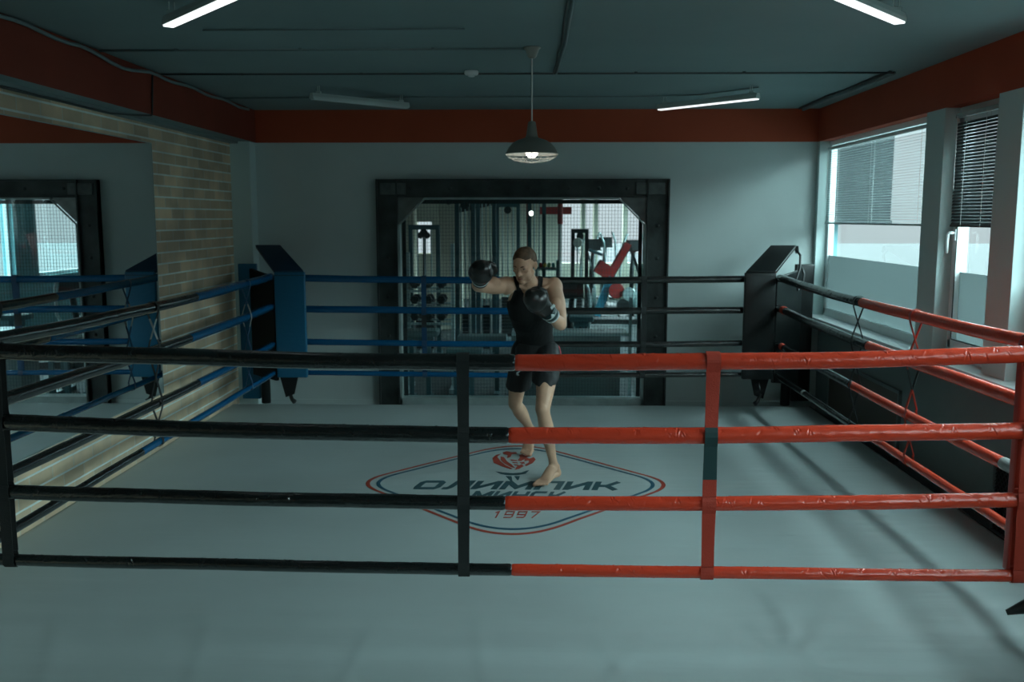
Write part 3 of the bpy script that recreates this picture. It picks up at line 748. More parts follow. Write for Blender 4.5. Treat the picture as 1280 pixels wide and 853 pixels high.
for side in ('near', 'far', 'left', 'right'):
    for k in range(4):
        sp, ma, mb = SPL[side]
        t = thing('ring_rope', '%s %s and %s padded ring rope on the %s' % (LV[k], CN[ma], CN[mb], SN[side]), 'ring rope', rope_pt(side, k, .5), 'padded ropes on the ' + SN[side])
        st_ = .0026 if side == 'near' else (.006 if side == 'right' else .009)
        sg_ = 44 if side == 'near' else (30 if side == 'right' else 22)
        wr = {'near': 1.0, 'far': .9, 'left': .35, 'right': .45}[side]
        rsc = {'near': 1.0, 'far': .95, 'left': .98, 'right': 1.0}[side]
        s0 = .012 if side != 'far' else .03; s1 = .988 if side != 'far' else .97
        o = cover(side, k, s0, sp[k], M[ma], t, st_, wr * (.4 if ma == 'blue_rope' else 1), rsc, sg_); o['label'] = CN[ma] + ' half of the sleeve'
        o = cover(side, k, sp[k], s1, M[mb], t, st_, wr, rsc, sg_); o['label'] = CN[mb] + ' half of the sleeve'
        b = B(); tube(b, [rope_pt(side, k, 0), rope_pt(side, k, .02), rope_pt(side, k, .06)], .011, 8); part('rope_core', b, M['post'], t)
        b = B(); tube(b, [rope_pt(side, k, 1), rope_pt(side, k, .98), rope_pt(side, k, .94)], .011, 8); part('rope_core', b, M['post'], t)
        # tapes visible on the sleeves
        def tape(s, wd, m, lab):
            b = B(); P = [rope_pt(side, k, s + (q / 4 - .5) * wd / 5) for q in range(5)]; tube(b, P, HR[k] * 1.07, 20); part('tape', b, M[m], t, lab, True)
        if side == 'right' and k in (1, 2): tape(.055, .10, 'strap_red', 'red tape near the black cushion')
        if side == 'right' and k == 2: tape(.888, .20, 'strap_grey', 'grey tape near the viewer')
        if side == 'right' and k == 3: tape(.20, .05, 'strap_grey', 'pale tape')

# vertical spacer straps
def spacer(label, side, s, segs, wd, swing=1.0, tint=None):
    """segs: list of (z0,z1,material) along the strap"""
    t = thing('rope_spacer', label, 'rope strap', rope_pt(side, 3, s), 'vertical straps tying the ropes')
    (xa, ya), (xb, yb) = SIDE[side]; d = V((xb - xa, yb - ya, 0)).normalized(); h = V((-d.y, d.x, 0))
    P = [rope_pt(side, k, s) for k in range(4)]
    for sg in (1, -1):
        path = []
        for k in range(4):
            r = HR[k] * 1.10 + .003; p = P[k]; side_s = sg * (1 if k % 2 == 0 else -1) if swing > .5 else sg
            if k == 0:
                for a in [PI / 2 - q * PI / 12 for q in range(0, 7)]: path.append((p.z + math.sin(a) * r, side_s * math.cos(a) * r))
            else:
                path.append((p.z + r * 1.0, side_s * r * .80)); path.append((p.z + r * .5, side_s * r * .98)); path.append((p.z, side_s * r * 1.03)); path.append((p.z - r * .5, side_s * r * .98))
            if k < 3:
                nz_ = P[k + 1].z; gap = (p.z - r) - (nz_ + r)
                nxt = -side_s if swing > .5 else side_s
                for q in range(0, 7):
                    f = q / 6; zz = p.z - r - gap * f; hh = (side_s * (1 - f) + nxt * f) * r * .85
                    if swing <= .5: hh = side_s * r * (.80 - .06 * math.sin(PI * f))
                    path.append((zz, hh))
            else:
                for a in [-q * PI / 12 for q in range(1, 7)]: path.append((p.z + math.sin(a) * r, side_s * math.cos(a) * r))
        x0 = P[0]
        groups = {}
        cur = None; runs = []
        for (z, hh) in path:
            mm = next((m for z0, z1, m in segs if z0 <= z <= z1), segs[0][2])
            if mm != cur:
                if runs: runs[-1][1].append((z, hh))
                runs.append((mm, [])); cur = mm
            runs[-1][1].append((z, hh))
        for mm, pp in runs:
            if len(pp) < 2: continue
            b = B(); prev = None
            for i, (z, hh) in enumerate(pp):
                zt = pp[min(i + 1, len(pp) - 1)]; zp = pp[max(i - 1, 0)]
                tv = V((0, 0, 0)) + h * (zt[1] - zp[1]) + V((0, 0, 1)) * (zt[0] - zp[0]); tv.normalize(); nn = d.cross(tv).normalized()
                f = (P[0].z - z) / (P[0].z - P[3].z); c = P[0].lerp(P[3], max(0, min(1, f))); c = V((c.x, c.y, z)) + h * hh
                wz = wd * (1 + .05 * math.sin(z * 11)) * (.6 if swing <= .5 and sg > 0 else 1); w2 = d * wz / 2
                lean = d * (.0012 * math.sin(z * 5 + s * 20))
                c = c + lean
                ring = [b.verts.new(c + w2 + nn * .0012), b.verts.new(c - w2 + nn * .0012), b.verts.new(c - w2 - nn * .0012), b.verts.new(c + w2 - nn * .0012)]
                if prev:
                    for q in range(4): b.faces.new((prev[q], prev[(q + 1) % 4], ring[(q + 1) % 4], ring[q]))
                else: b.faces.new(ring[::-1])
                prev = ring
            b.faces.new(prev)
            part('strap', b, M[mm], t)
    return t
K, R_, BL = 'strap_black', 'strap_red', 'strap_blue'
sx = lambda x: (x - RX0) / (RX1 - RX0)
syf = lambda y: (RY1 - y) / (RY1 - RY0)
spacer('wide black strap on the near ropes at the picture\'s left edge', 'near', sx(-2.262), [(-9, 9, K)], .050, 0)
spacer('wide black strap on the near black ropes left of the boxer', 'near', sx(-.295), [(-9, 9, K)], .050, 0)
spacer('wide red strap with a black middle band on the near red ropes', 'near', sx(.737), [(.80, 1.01, 'strap_dgreen'), (-9, 9, R_)], .056, 0)
spacer('wide red strap on the near ropes at the picture\'s right edge', 'near', sx(2.045), [(-9, 9, R_)], .060, 0)
spacer('blue strap with a dark middle band on the far ropes before the gym window', 'far', sx(-1.05), [(.84, .95, K), (-9, 9, BL)], .048, 0)
spacer('black strap on the far ropes at the right post of the gym window', 'far', sx(1.04), [(-9, 9, K)], .048, 0)
spacer('black and grey crossed strap on the ropes beside the mirror edge', 'left', syf(6.05), [(1.08, 1.22, 'strap_grey'), (-9, 9, K)], .026)
spacer('blue and grey crossed strap on the ropes before the blue corner cushion', 'left', syf(8.05), [(.95, 1.12, 'strap_grey'), (-9, 9, BL)], .026)
spacer('thin black crossed strap on the window side ropes', 'right', syf(6.67), [(-9, 9, K)], .024)
spacer('thin red crossed strap on the window side ropes', 'right', syf(5.66), [(.84, .95, K), (-9, 9, R_)], .026)

# ------------------------------------------------------------------ corner cushions and posts
def corner(label, sxn, syn, mats, foot_label=None, torn=False):
    """sxn: -1 left / +1 right, syn: +1 far / -1 near ; offsets measured outward from the rope corner"""
    rx = RX0 if sxn < 0 else RX1; ry = RY1 if syn > 0 else RY0
    def P(ox, oy, z): return V((rx + sxn * ox, ry + syn * oy, z))     # ox, oy outward
    face, top, wing, rear = mats
    t = thing('corner_cushion', label, 'corner cushion', P(0, 0, 0), 'padded cushions on the ring corners')
    def slab(name, quad, th, m, bev=.012, lab=None):
        """quad: 4 points; thickened by th along normal"""
        b = B(); q = [V(p) for p in quad]; n = (q[1] - q[0]).cross(q[3] - q[0]).normalized()
        vs = [b.verts.new(p + n * th / 2) for p in q] + [b.verts.new(p - n * th / 2) for p in q]
        b.faces.new(vs[:4]); b.faces.new(vs[4:][::-1])
        for i in range(4): b.faces.new((vs[i], vs[(i + 1) % 4], vs[4 + (i + 1) % 4], vs[4 + i]))
        bmesh.ops.bevel(b, geom=list(b.edges), offset=bev, segments=3, affect='EDGES', profile=.6)
        return part(name, b, m, t, lab, True)
    a, c = (-.335, -.045) if syn > 0 else (-.255, -.05)     # inward extent of the front panel along x
    slab('front_panel', [P(a, -.10, .34), P(c, -.10, .34), P(c, -.10, 1.35), P(a, -.10, 1.35)], .05, face)
    slab('top_panel', [P(a + .005, -.115, 1.345), P(c - .005, -.115, 1.345), P(.235, .26, 1.578), P(-.015, .26, 1.578)], .045, top, .01)
    slab('wing_panel', [P(c + .01, -.07, .30), P(.30, .30, .30 if not torn else .22), P(.30, .30, 1.36), P(c + .01, -.07, 1.30)], .035, wing, .008)
    slab('rear_panel', [P(.26, .37, .04), P(.445, .37, .04), P(.445, .37, 1.405), P(.26, .37, 1.405)], .05, rear, .012)
    b = B()
    prism(b, [(0, 0), (.17, 0), (.13, -.17), (.05, -.20)] if syn > 0 else [(0, 0), (.10, 0), (.08, -.08), (.03, -.10)], P(c - (.02 if sxn < 0 else .02), -.07, .345), (-sxn, 0, 0), (0, 0, 1), .03)
    part('bottom_flap', b, M['black_cloth'], t)
    b = B(); tube(b, [P(-.17, -.06, .30), P(-.135, -.05, .2), P(-.17, -.08, .12), P(-.20, -.10, .10)] if syn > 0 else [P(-.06, -.14, .30), P(-.05, -.16, .2), P(-.10, -.19, .135), P(-.175, -.21, .100)], [.02, .018, .02, .024] if syn > 0 else [.02, .02, .032, .012], 8); part('foot', b, M['black_vinyl'], t, foot_label, True)
    b = B()
    box(b, *sorted((P(c, 0, 0).x, P(a, 0, 0).x)), *sorted((P(0, -.127, 0).y, P(0, -.12, 0).y)), 1.315, 1.322); part('seam', b, top, t)
    if torn:
        b = B(); tube(b, [P(.22, .22, 1.55), P(.26, .20, 1.50), P(.25, .16, 1.38), P(.20, .10, 1.26), P(.22, .10, 1.17), P(.27, .13, 1.20), P(.29, .15, 1.32), P(.26, .18, 1.40)], .012, 8); part('loose_strap', b, M['black_vinyl'], t, smooth=True)
        b = B(); prism(b, [(0, 0), (.05, .01), (.06, -.05), (.03, -.07), (.02, -.04)], P(.20, .26, 1.58), (sxn, 0, 0), (0, 0, 1), .012); part('torn_flap', b, M['black_vinyl'], t)
    # turnbuckles on the post
    tp = thing('corner_post', {(-1, 1): 'dark steel ring post behind the blue corner cushion', (1, 1): 'dark steel ring post behind the black corner cushion', (1, -1): 'dark steel ring post behind the red corner cushion', (-1, -1): 'dark steel ring post at the near left ring corner'}[(sxn, syn)], 'ring post', P(.20, .33, 0), 'ring corner posts')
    b = B(); q = P(.20, .33, 0) if syn > 0 else P(.26, .22, 0); lathe(b, [(0, 0.004), (.045, 0.004), (.045, 1.27), (.04, 1.29), (0, 1.29)], (q.x, q.y, 0), 20); part('pole', b, M['post'], tp, smooth=True)
    for k in range(4):
        b = B(); 
        for sd in (0, 1):
            e = rope_pt({(-1, 1): ('left', 'far'), (1, 1): ('right', 'far'), (1, -1): ('right', 'near'), (-1, -1): ('left', 'near')}[(sxn, syn)][sd], k, 0 if ((sd == 0) == (syn > 0) and sd == 0) else (0 if (sd == 1 and sxn < 0) else 1))
            rod(b, (q.x, q.y, e.z), e, .014, 8)
        part('turnbuckle', b, M['post'], tp, smooth=True)
corner('blue corner cushion by the brick pier beside the gym window', -1, 1, (M['blue_vinyl'], M['navy_vinyl'], M['black_cloth'], M['blue_vinyl']))
corner('black glossy corner cushion with torn strap near the window corner', 1, 1, (M['black_vinyl'], M['black_vinyl'], M['black_vinyl'], M['black_vinyl']), torn=True)
corner('red corner cushion whose black foot shows at the picture\'s right edge', 1, -1, (M['red_vinyl'], M['red_vinyl'], M['black_cloth'], M['red_vinyl']), 'black foot')

# ------------------------------------------------------------------ the boxer
boxer = thing('person', 'boxer in black tank top, black shorts and black gloves punching in the ring', 'person', (0.04, 6.8, 0))
def chain(bm, pts, seg=20):
    """pts: (pos, r_side, r_depth) with side axis given; closed tapered elliptical limb with round ends"""
    P = [V(p[0]) for p in pts]; n = len(P)
    rings = []
    u0 = None
    for i in range(n):
        d = (P[min(i + 1, n - 1)] - P[max(i - 1, 0)]).normalized()
        sa = V(pts[i][3]) if len(pts[i]) > 3 else V((1, 0, 0))
        u = (sa - d * sa.dot(d))
        if u.length < .2: u = V((0, 1, 0)) - d * d.y
        u.normalize(); w = d.cross(u)
        rs, rd = pts[i][1], pts[i][2]
        if i == 0:
            for q in range(3, 0, -1):
                a = q * PI / 2 / 4; rings.append((P[i] - d * min(rs, rd) * math.sin(a), u, w, rs * math.cos(a), rd * math.cos(a)))
        rings.append((P[i], u, w, rs, rd))
        if i == n - 1:
            for q in range(1, 4):
                a = q * PI / 2 / 4; rings.append((P[i] + d * min(rs, rd) * math.sin(a), u, w, rs * math.cos(a), rd * math.cos(a)))
    R = [[bm.verts.new(c + u * math.cos(2 * PI * k / seg) * a + w * math.sin(2 * PI * k / seg) * b) for k in range(seg)] for c, u, w, a, b in rings]
    for A, C in zip(R, R[1:]):
        for k in range(seg): bm.faces.new((A[k], A[(k + 1) % seg], C[(k + 1) % seg], C[k]))
    bm.faces.new(R[0][::-1]); bm.faces.new(R[-1])
def lerpchain(bm, a, b, prof, side=(1, 0, 0), bend=(0, 0, 0)):
    """prof [(t, rs, rd)]"""
    a, b = V(a), V(b)
    chain(bm, [(a.lerp(b, t_) + V(bend) * math.sin(PI * min(1, max(0, t_))), rs, rd, side) for t_, rs, rd in prof])
TS = V((.335, .18, -.03)).normalized()        # shoulder axis (his right -> his left)
HS = V((.185, -.12, 0)).normalized()          # hip axis
pelvis = V((.008, 6.86, .90)); waist = V((.0, 6.815, 1.02)); chest = V((-.022, 6.68, 1.20)); upch = V((-.015, 6.60, 1.305)); neckb = V((-.022, 6.53, 1.385))
shR, shL = V((-.186, 6.42, 1.402)), V((.128, 6.565, 1.384))
elR, wrR, glR = V((-.372, 6.22, 1.408)), V((-.345, 5.990, 1.470)), V((-.338, 5.890, 1.508))
elL, wrL, glL = V((.186, 6.43, 1.125)), V((.102, 6.22, 1.226)), V((.034, 6.13, 1.296))
hipL, knL, anL = V((.098, 6.80, .85)), V((.062, 6.50, .515)), V((.145, 6.52, .095))
hipR, knR, anR = V((-.070, 6.96, .85)), V((-.140, 6.88, .478)), V((-.016, 7.225, .190))
headC = V((-.068, 6.385, 1.543))
body = B()
chain(body, [(pelvis + V((0, .01, -.06)), .132, .10, HS), (pelvis, .150, .110, HS), (pelvis + V((0, -.01, .07)), .143, .105, HS), (waist, .138, .100, HS), (waist.lerp(chest, .5), .148, .106, (HS + TS) / 2), (chest, .162, .115, TS), (upch, .160, .105, TS), (upch + V((-.003, -.03, .055)), .115, .075, TS)], 28)
# pectorals, lats, trapezius, glutes
fwd_t = TS.cross(V((0, 0, 1))).normalized(); fwd_t = fwd_t if fwd_t.y < 0 else -fwd_t
for s in (-1, 1):
    ellip(body, chest + TS * s * .075 + fwd_t * .075 + V((0, 0, .055)), [TS * .082, fwd_t * .042, V((0, 0, .062))])
    ellip(body, chest + TS * s * .118 - fwd_t * .02 + V((0, 0, .035)), [TS * .048, fwd_t * .07, V((0, 0, .095))])
    lerpchain(body, neckb + V((0, .01, .03)), (shL if s > 0 else shR) + V((0, .01, .0)), [(0, .04, .045), (.5, .042, .045), (1, .05, .05)], (0, 1, 0))
ellip(body, pelvis + HS * .07 + V((0, .07, -.04)), [V((.085, 0, 0)), V((0, .085, 0)), V((0, 0, .09))])
ellip(body, pelvis - HS * .07 + V((0, .07, -.04)), [V((.085, 0, 0)), V((0, .085, 0)), V((0, 0, .09))])
# clavicles
for s, sh in ((-1, shR), (1, shL)):
    lerpchain(body, neckb + fwd_t * .065 + V((0, 0, -.03)) + TS * s * .02, sh + fwd_t * .035 + V((0, 0, .02)), [(0, .011, .011), (1, .013, .013)])
# neck
chain(body, [(neckb + V((0, .02, -.05)), .075, .07, TS), (neckb, .062, .064, TS), (headC + V((.012, .035, -.085)), .056, .060, TS), (headC + V((.005, .02, -.03)), .054, .058, TS)])
for s in (-1, 1): lerpchain(body, neckb + fwd_t * .06 + TS * s * .016 + V((0, 0, -.03)), headC + TS * s * .055 + V((0, .035, -.06)), [(0, .012, .012), (.5, .017, .017), (1, .016, .016)])
# arms
ellip(body, shR + V((-.004, -.01, -.005)), [V((.064, 0, 0)), V((0, .075, 0)), V((0, 0, .064))])
ellip(body, shL + V((.012, .0, -.015)), [V((.062, 0, 0)), V((0, .066, 0)), V((0, 0, .078))])
lerpchain(body, shR, elR, [(0, .060, .060), (.25, .056, .056), (.5, .053, .053), (.75, .046, .046), (1, .041, .042)], (0, 0, 1), (0, 0, -.008))
lerpchain(body, elR, wrR, [(0, .042, .042), (.2, .048, .046), (.45, .044, .042), (.75, .034, .031), (1, .030, .027)], (1, 0, 0), (0, 0, -.004))
ellip(body, shR.lerp(elR, .5) + V((0, -.014, .020)), [V((.055, .0, 0)), V((0, .05, 0)), V((0, 0, .040))])
ellip(body, shL + V((.034, -.012, -.050)), [V((.040, 0, 0)), V((0, .056, 0)), V((0, 0, .070))])
ellip(body, shL.lerp(elL, .55) + V((-.006, -.024, 0)), [V((.042, 0, 0)), V((0, .040, 0)), V((0, 0, .070))])
ellip(body, shL.lerp(elL, .60) + V((.016, .020, 0)), [V((.038, 0, 0)), V((0, .036, 0)), V((0, 0, .075))])
lerpchain(body, wrR, glR, [(0, .03, .027), (.8, .03, .03)])
lerpchain(body, shL, elL, [(0, .058, .060), (.2, .058, .060), (.45, .053, .058), (.7, .046, .048), (1, .040, .042)], (1, 0, 0), (.012, 0, 0))
lerpchain(body, elL, wrL, [(0, .040, .041), (.22, .047, .049), (.45, .043, .045), (.75, .033, .034), (1, .029, .028)], (1, 0, 0), (.006, .0, -.006))
ellip(body, elL + V((.004, .012, -.012)), [V((.028, 0, 0)), V((0, .028, 0)), V((0, 0, .028))])
lerpchain(body, wrL, glL, [(0, .03, .027), (.7, .03, .03)])
# legs
lerpchain(body, hipL + V((0, 0, .02)), knL, [(0, .090, .095), (.2, .088, .094), (.45, .078, .086), (.7, .064, .069), (.88, .056, .060), (1, .053, .056)], (1, 0, 0), (.008, -.008, 0))
lerpchain(body, hipR + V((0, 0, .02)), knR, [(0, .090, .095), (.2, .086, .092), (.45, .076, .084), (.7, .063, .068), (.88, .056, .060), (1, .052, .056)], (1, 0, 0), (-.008, -.008, 0))
for kn, an, s in ((knL, anL, 1), (knR, anR, -1)):
    ellip(body, kn + V((0, -.028, .006)), [V((.036, 0, 0)), V((0, .032, 0)), V((0, 0, .042))])
    ax = (an - kn).normalized(); back = V((0, 1, 0)); back = (back - ax * back.dot(ax)).normalized()
    lerpchain(body, kn, an, [(0, .050, .052), (.12, .048, .052), (.3, .054, .058), (.45, .050, .055), (.65, .039, .042), (.85, .031, .034), (1, .033, .037)], (1, 0, 0), back * .014)
    for q in (-1, 1): ellip(body, an + V((q * .031, .002, 0)), [V((.013, 0, 0)), V((0, .017, 0)), V((0, 0, .017))])
# feet
def foot(an, heel, ball, toe, tside):
    heel, ball, toe = V(heel), V(ball), V(toe); d = (toe - ball).normalized(); s = V(tside).normalized()
    lerpchain(body, an + V((0, 0, .01)), heel, [(0, .034, .036), (1, .033, .034)])
    chain(body, [(an + V((0, .01, -.01)), .034, .036, s), (an.lerp(ball, .35) + V((0, 0, .012)), .036, .034, s), (an.lerp(ball, .7) + V((0, 0, .004)), .042, .026, s), (ball, .048, .020, s)])
    chain(body, [(heel, .032, .030, s), (heel.lerp(ball, .5) + V((0, 0, .004)), .032, .022, s), (ball, .046, .019, s)])
    for k in range(5):
        o_ = (k - 2) * .0185; ln = [1.0, .98, .86, .74, .60][k]; rr = [.0145, .0105, .0100, .0095, .0090][k]
        if k == 0: o_ -= .003
        a = ball + s * o_; b_ = ball + s * o_ * 1.05 + (toe - ball) * ln
        chain(body, [(a, rr * 1.1, rr * 1.1), (a.lerp(b_, .5) + V((0, 0, .005)), rr, rr), (b_, rr * 1.05, rr * .95)], 12)
# his left foot turned towards camera-left; big toe on the inner (his right) side
foot(anL, (.168, 6.565, .036), (.078, 6.385, .026), (.045, 6.315, .014), (.90, -.42, 0))
foot(anR, (.010, 7.285, .155), (-.050, 7.210, .040), (-.070, 7.150, .016), (-.97, .22, 0))
# head -------------------------------------------------------------------
hf = V((-.40, -.86, -.36)).normalized(); hu = V((-.12, -.28, .95)); hu = (hu - hf * hu.dot(hf)).normalized(); hl = hu.cross(hf).normalized()   # hl: his left? (image right)
if hl.x < 0: hl = -hl
def H(l, f, u): return headC + hl * l + hf * f + hu * u
def hell(l, f, u, a, b, c): ellip(body, H(l, f, u), [hl * a, hf * b, hu * c])
hell(0, -.018, .028, .076, .095, .078)      # cranium
hell(0, .022, .012, .064, .070, .078)       # forehead/face core
hell(0, .040, -.045, .048, .050, .060)      # mid face
chain(body, [(H(-.052, -.005, -.055), .016, .020), (H(-.040, .040, -.092), .016, .018), (H(0, .070, -.108), .020, .018), (H(.040, .040, -.092), .016, .018), (H(.052, -.005, -.055), .016, .020)], 14)
hell(0, .072, -.103, .020, .017, .016)      # chin
for s in (-1, 1):
    hell(s * .040, .058, -.020, .020, .018, .014)     # cheekbone
    hell(s * .029, .076, .014, .022, .012, .0085)     # brow ridge
    hell(s * .036, .030, -.065, .022, .035, .035)     # cheek
    # ear
    ellip(body, H(s * .076, -.012, -.012), [(hl * .2 * s - hf * .3).normalized() * .004 + hl * s * .006, hf * .017, hu * .031])
    ellip(body, H(s * .084, -.018, -.006), [hl * .006, hf * .013, hu * .024])
chain(body, [(H(0, .084, .008), .008, .008), (H(0, .094, -.014), .0085, .009), (H(0, .107, -.034), .012, .011)], 12)   # nose
for s in (-1, 1): hell(s * .012, .095, -.037, .008, .009, .007)
hell(0, .086, -.064, .024, .010, .006); hell(0, .084, -.074, .021, .010, .007)
bo = link('body', body, M['skin'], boxer)
md = bo.modifiers.new('r', 'REMESH'); md.mode = 'VOXEL'; md.voxel_size = .0062; md.use_smooth_shade = True
md = bo.modifiers.new('s', 'SMOOTH'); md.iterations = 3; md.factor = .5
dg = bpy.context.evaluated_depsgraph_get(); dg.update()
me = bpy.data.meshes.new_from_object(bo.evaluated_get(dg)); bo.modifiers.clear(); bo.data = me
me.materials.clear(); me.materials.append(M['skin']); bo.name = 'body'
for p in me.polygons: p.use_smooth = True

# clothing grown from the body surface
def garment(name, inside, m, off, thick=.003, lab=None, smooth_it=4, scale_fn=None):
    src = B(); src.from_mesh(me); src.normal_update()
    kill = [v for v in src.verts if not inside(v.co)]
    bmesh.ops.delete(src, geom=kill, context='VERTS')
    # keep largest island
    seen = set(); best = []
    src.verts.ensure_lookup_table()
    for v in src.verts:
        if v in seen: continue
        st = [v]; isl = []; seen.add(v)
        while st:
            a = st.pop(); isl.append(a)
            for e in a.link_edges:
                w_ = e.other_vert(a)
                if w_ not in seen: seen.add(w_); st.append(w_)
        if len(isl) > len(best): best = isl
    bs = set(best); bmesh.ops.delete(src, geom=[v for v in src.verts if v not in bs], context='VERTS')
    src.normal_update()
    nn = {v: v.normal.copy() for v in src.verts}
    for v in src.verts:
        v.co += nn[v] * (off if not scale_fn else off + scale_fn(v.co))
    for _ in range(smooth_it): bmesh.ops.smooth_vert(src, verts=[v for v in src.verts if not v.is_boundary], factor=.5, use_axis_x=True, use_axis_y=True, use_axis_z=True)
    bnd = [v for v in src.verts if v.is_boundary]
    for _ in range(4):
        new = {}
        for v in bnd:
            nb = [e.other_vert(v) for e in v.link_edges if e.is_boundary]
            if len(nb) == 2: new[v] = v.co.lerp((nb[0].co + nb[1].co) / 2, .6)
        for v, c in new.items(): v.co = c
    o = part(name, src, m, boxer, lab, True)
    md = o.modifiers.new('t', 'SOLIDIFY'); md.thickness = thick; md.offset = -0.2
    return o
def seg_d(p, a, b):
    ab = b - a; t_ = max(0, min(1, (p - a).dot(ab) / ab.length_squared)); return (p - a - ab * t_).length, t_
def in_tank(p):
    q = p - chest; lat = q.dot(TS)
    if p.z < .868: return False
    dR, tR = seg_d(p, shR, elR); dL, tL = seg_d(p, shL, elL)
    if (p - headC).length < .10: return False
    # not arms / gloves
    if dR < .075 and tR > .12: return False
    if dL < .072 and tL > .30: return False
    d1, _ = seg_d(p, elR, wrR); d2, _ = seg_d(p, elL, wrL)
    if d1 < .07 or d2 < .056: return False
    def ip(tab, z):
        if z <= tab[0][0]: return tab[0][1]
        for (a, u), (b_, w_) in zip(tab, tab[1:]):
            if z <= b_: return u + (w_ - u) * (z - a) / (b_ - a)
        return tab[-1][1]
    front = (p - upch).dot(fwd_t) > -.02
    if p.z > 1.17:
        if p.x < ip([(1.17, -.30), (1.235, -.232), (1.287, -.160), (1.371, -.124), (1.46, -.150)], p.z): return False
        if p.x > ip([(1.17, .19), (1.20, .150), (1.30, .092), (1.36, .056), (1.47, .064)], p.z): return False
    if front:
        if p.z > 1.315 and ip([(1.315, -.053), (1.371, -.090), (1.44, -.118)], p.z) < p.x < ip([(1.315, -.053), (1.36, .020), (1.47, .024)], p.z): return False
    else:
        if p.z > 1.36 and -.105 < p.x < .022: return False
    if p.z > 1.47: return False
    return True
garment('tank_top', in_tank, M['tank'], .006, lab='black sleeveless tank top')
def in_shorts(p):
    if p.z > .935 or p.z < .60: return False
    return True
def flare(p):
    k = max(0, min(1, (.86 - p.z) / .24)); return .026 * k
# shorts: two flared legs joined to a waist
sh = B()
def sring(c, a, b, ax, z_tilt=0, seg=36): return [c + ax * math.cos(2 * PI * k / seg) * a + ax.cross(V((0, 0, 1))) * math.sin(2 * PI * k / seg) * b + V((0, 0, z_tilt * math.sin(2 * PI * k / seg))) for k in range(seg)]
def sleeve(rings):
    R = [[sh.verts.new(p) for p in r] for r in rings]
    for A, C in zip(R, R[1:]):
        for k in range(len(A)): sh.faces.new((A[k], A[(k + 1) % len(A)], C[(k + 1) % len(A)], C[k]))
    sh.faces.new(R[0]); sh.faces.new(R[-1][::-1])
sleeve([sring(pelvis + V((0, -.005, .05)), .143, .114, HS), sring(pelvis + V((0, 0, .0)), .152, .126, HS), sring(pelvis + V((0, .005, -.06)), .154, .134, HS), sring(pelvis + V((0, .0, -.12)), .150, .130, HS)])
for hip, kn in ((hipL, knL), (hipR, knR)):
    d_ = (kn - hip)
    L0 = .47 if hip is hipL else .66
    sleeve([sring(V((hip.x * .72, hip.y - .01, hip.z + .0)), .085, .118, V((1, 0, 0))), sring(hip + d_ * .25 + V((0, -.006, 0)), .101, .124, V((1, 0, 0))), sring(hip + d_ * .40 + V((0, -.006, 0)), .099, .122, V((1, 0, 0)), -.01), sring(hip + d_ * L0 + V((.0, -.004, 0)), .096, .116, V((1, 0, 0)), -.028)])
    lerpchain(sh, hip + V((0, 0, .02)), kn, [(0, .100, .107), (.2, .099, .107), (.36, .093, .101)] if hip is hipL else [(0, .100, .107), (.2, .098, .105), (.5, .086, .096)], (1, 0, 0), ((.008 if hip is hipL else -.008), -.008, 0))
    ellip(sh, pelvis + HS * (.07 if hip is hipL else -.07) + V((0, .07, -.04)), [V((.094, 0, 0)), V((0, .094, 0)), V((0, 0, .098))])
so = link('shorts', sh, M['shorts'], boxer); so['label'] = 'black loose fight shorts'
md = so.modifiers.new('r', 'REMESH'); md.mode = 'VOXEL'; md.voxel_size = .0065
md = so.modifiers.new('s', 'SMOOTH'); md.iterations = 3
dg.update(); dg = bpy.context.evaluated_depsgraph_get(); sme = bpy.data.meshes.new_from_object(so.evaluated_get(dg)); so.modifiers.clear()
tmp = B(); tmp.from_mesh(sme); tmp.normal_update()
for v in tmp.verts:   # cloth folds
    n_ = noise.noise(V((v.co.x * 22, v.co.y * 22, v.co.z * 6))); v.co += v.normal * .005 * n_ * min(1, max(0, (.93 - v.co.z) * 6))
# open the leg ends: drop the flat caps underneath
kill = [f for f in tmp.faces if f.normal.z < -.80 and f.calc_center_median().z < .74]
bmesh.ops.delete(tmp, geom=kill, context='FACES')
tmp.to_mesh(sme); tmp.free()
sme.materials.clear(); sme.materials.append(M['shorts']); sme.materials.append(M['pink']); so.data = sme
for p in sme.polygons:
    p.use_smooth = True
    c = p.center
md = so.modifiers.new('t', 'SOLIDIFY'); md.thickness = .003
# red side stripe on his left side and waistband
def surf_patch(name, cond, m, off, lab):
    s_ = B(); s_.from_mesh(sme); s_.normal_update()
    bmesh.ops.delete(s_, geom=[f for f in s_.faces if not cond(f.calc_center_median(), f.normal)], context='FACES')
    for v in s_.verts: v.co += v.normal * off
    o = part(name, s_, m, boxer, lab, True); md = o.modifiers.new('t', 'SOLIDIFY'); md.thickness = .001; return o
def side_l(c, n):
    if not (.66 < c.z < .925): return False
    return c.x > .125 and n.x > .3 and -.035 < (c.y - (6.80 + (c.z - .9) * .35)) < .02
surf_patch('side_stripe', side_l, M['pink'], .0035, 'red stripe down the side of the shorts')
def mark(c, n):   # little white emblem on the front of his right leg
    if n.y > -.35 or not (.70 < c.z < .775): return False
    u_ = (c.x + .105) / .03; v_ = (c.z - .735) / .03
    r_ = abs(u_ - .55 * math.sin(v_ * 2.6)); return abs(v_) < 1 and r_ < .28
surf_patch('printed_mark', mark, M['white_cloth'], .0035, 'small white curved mark')

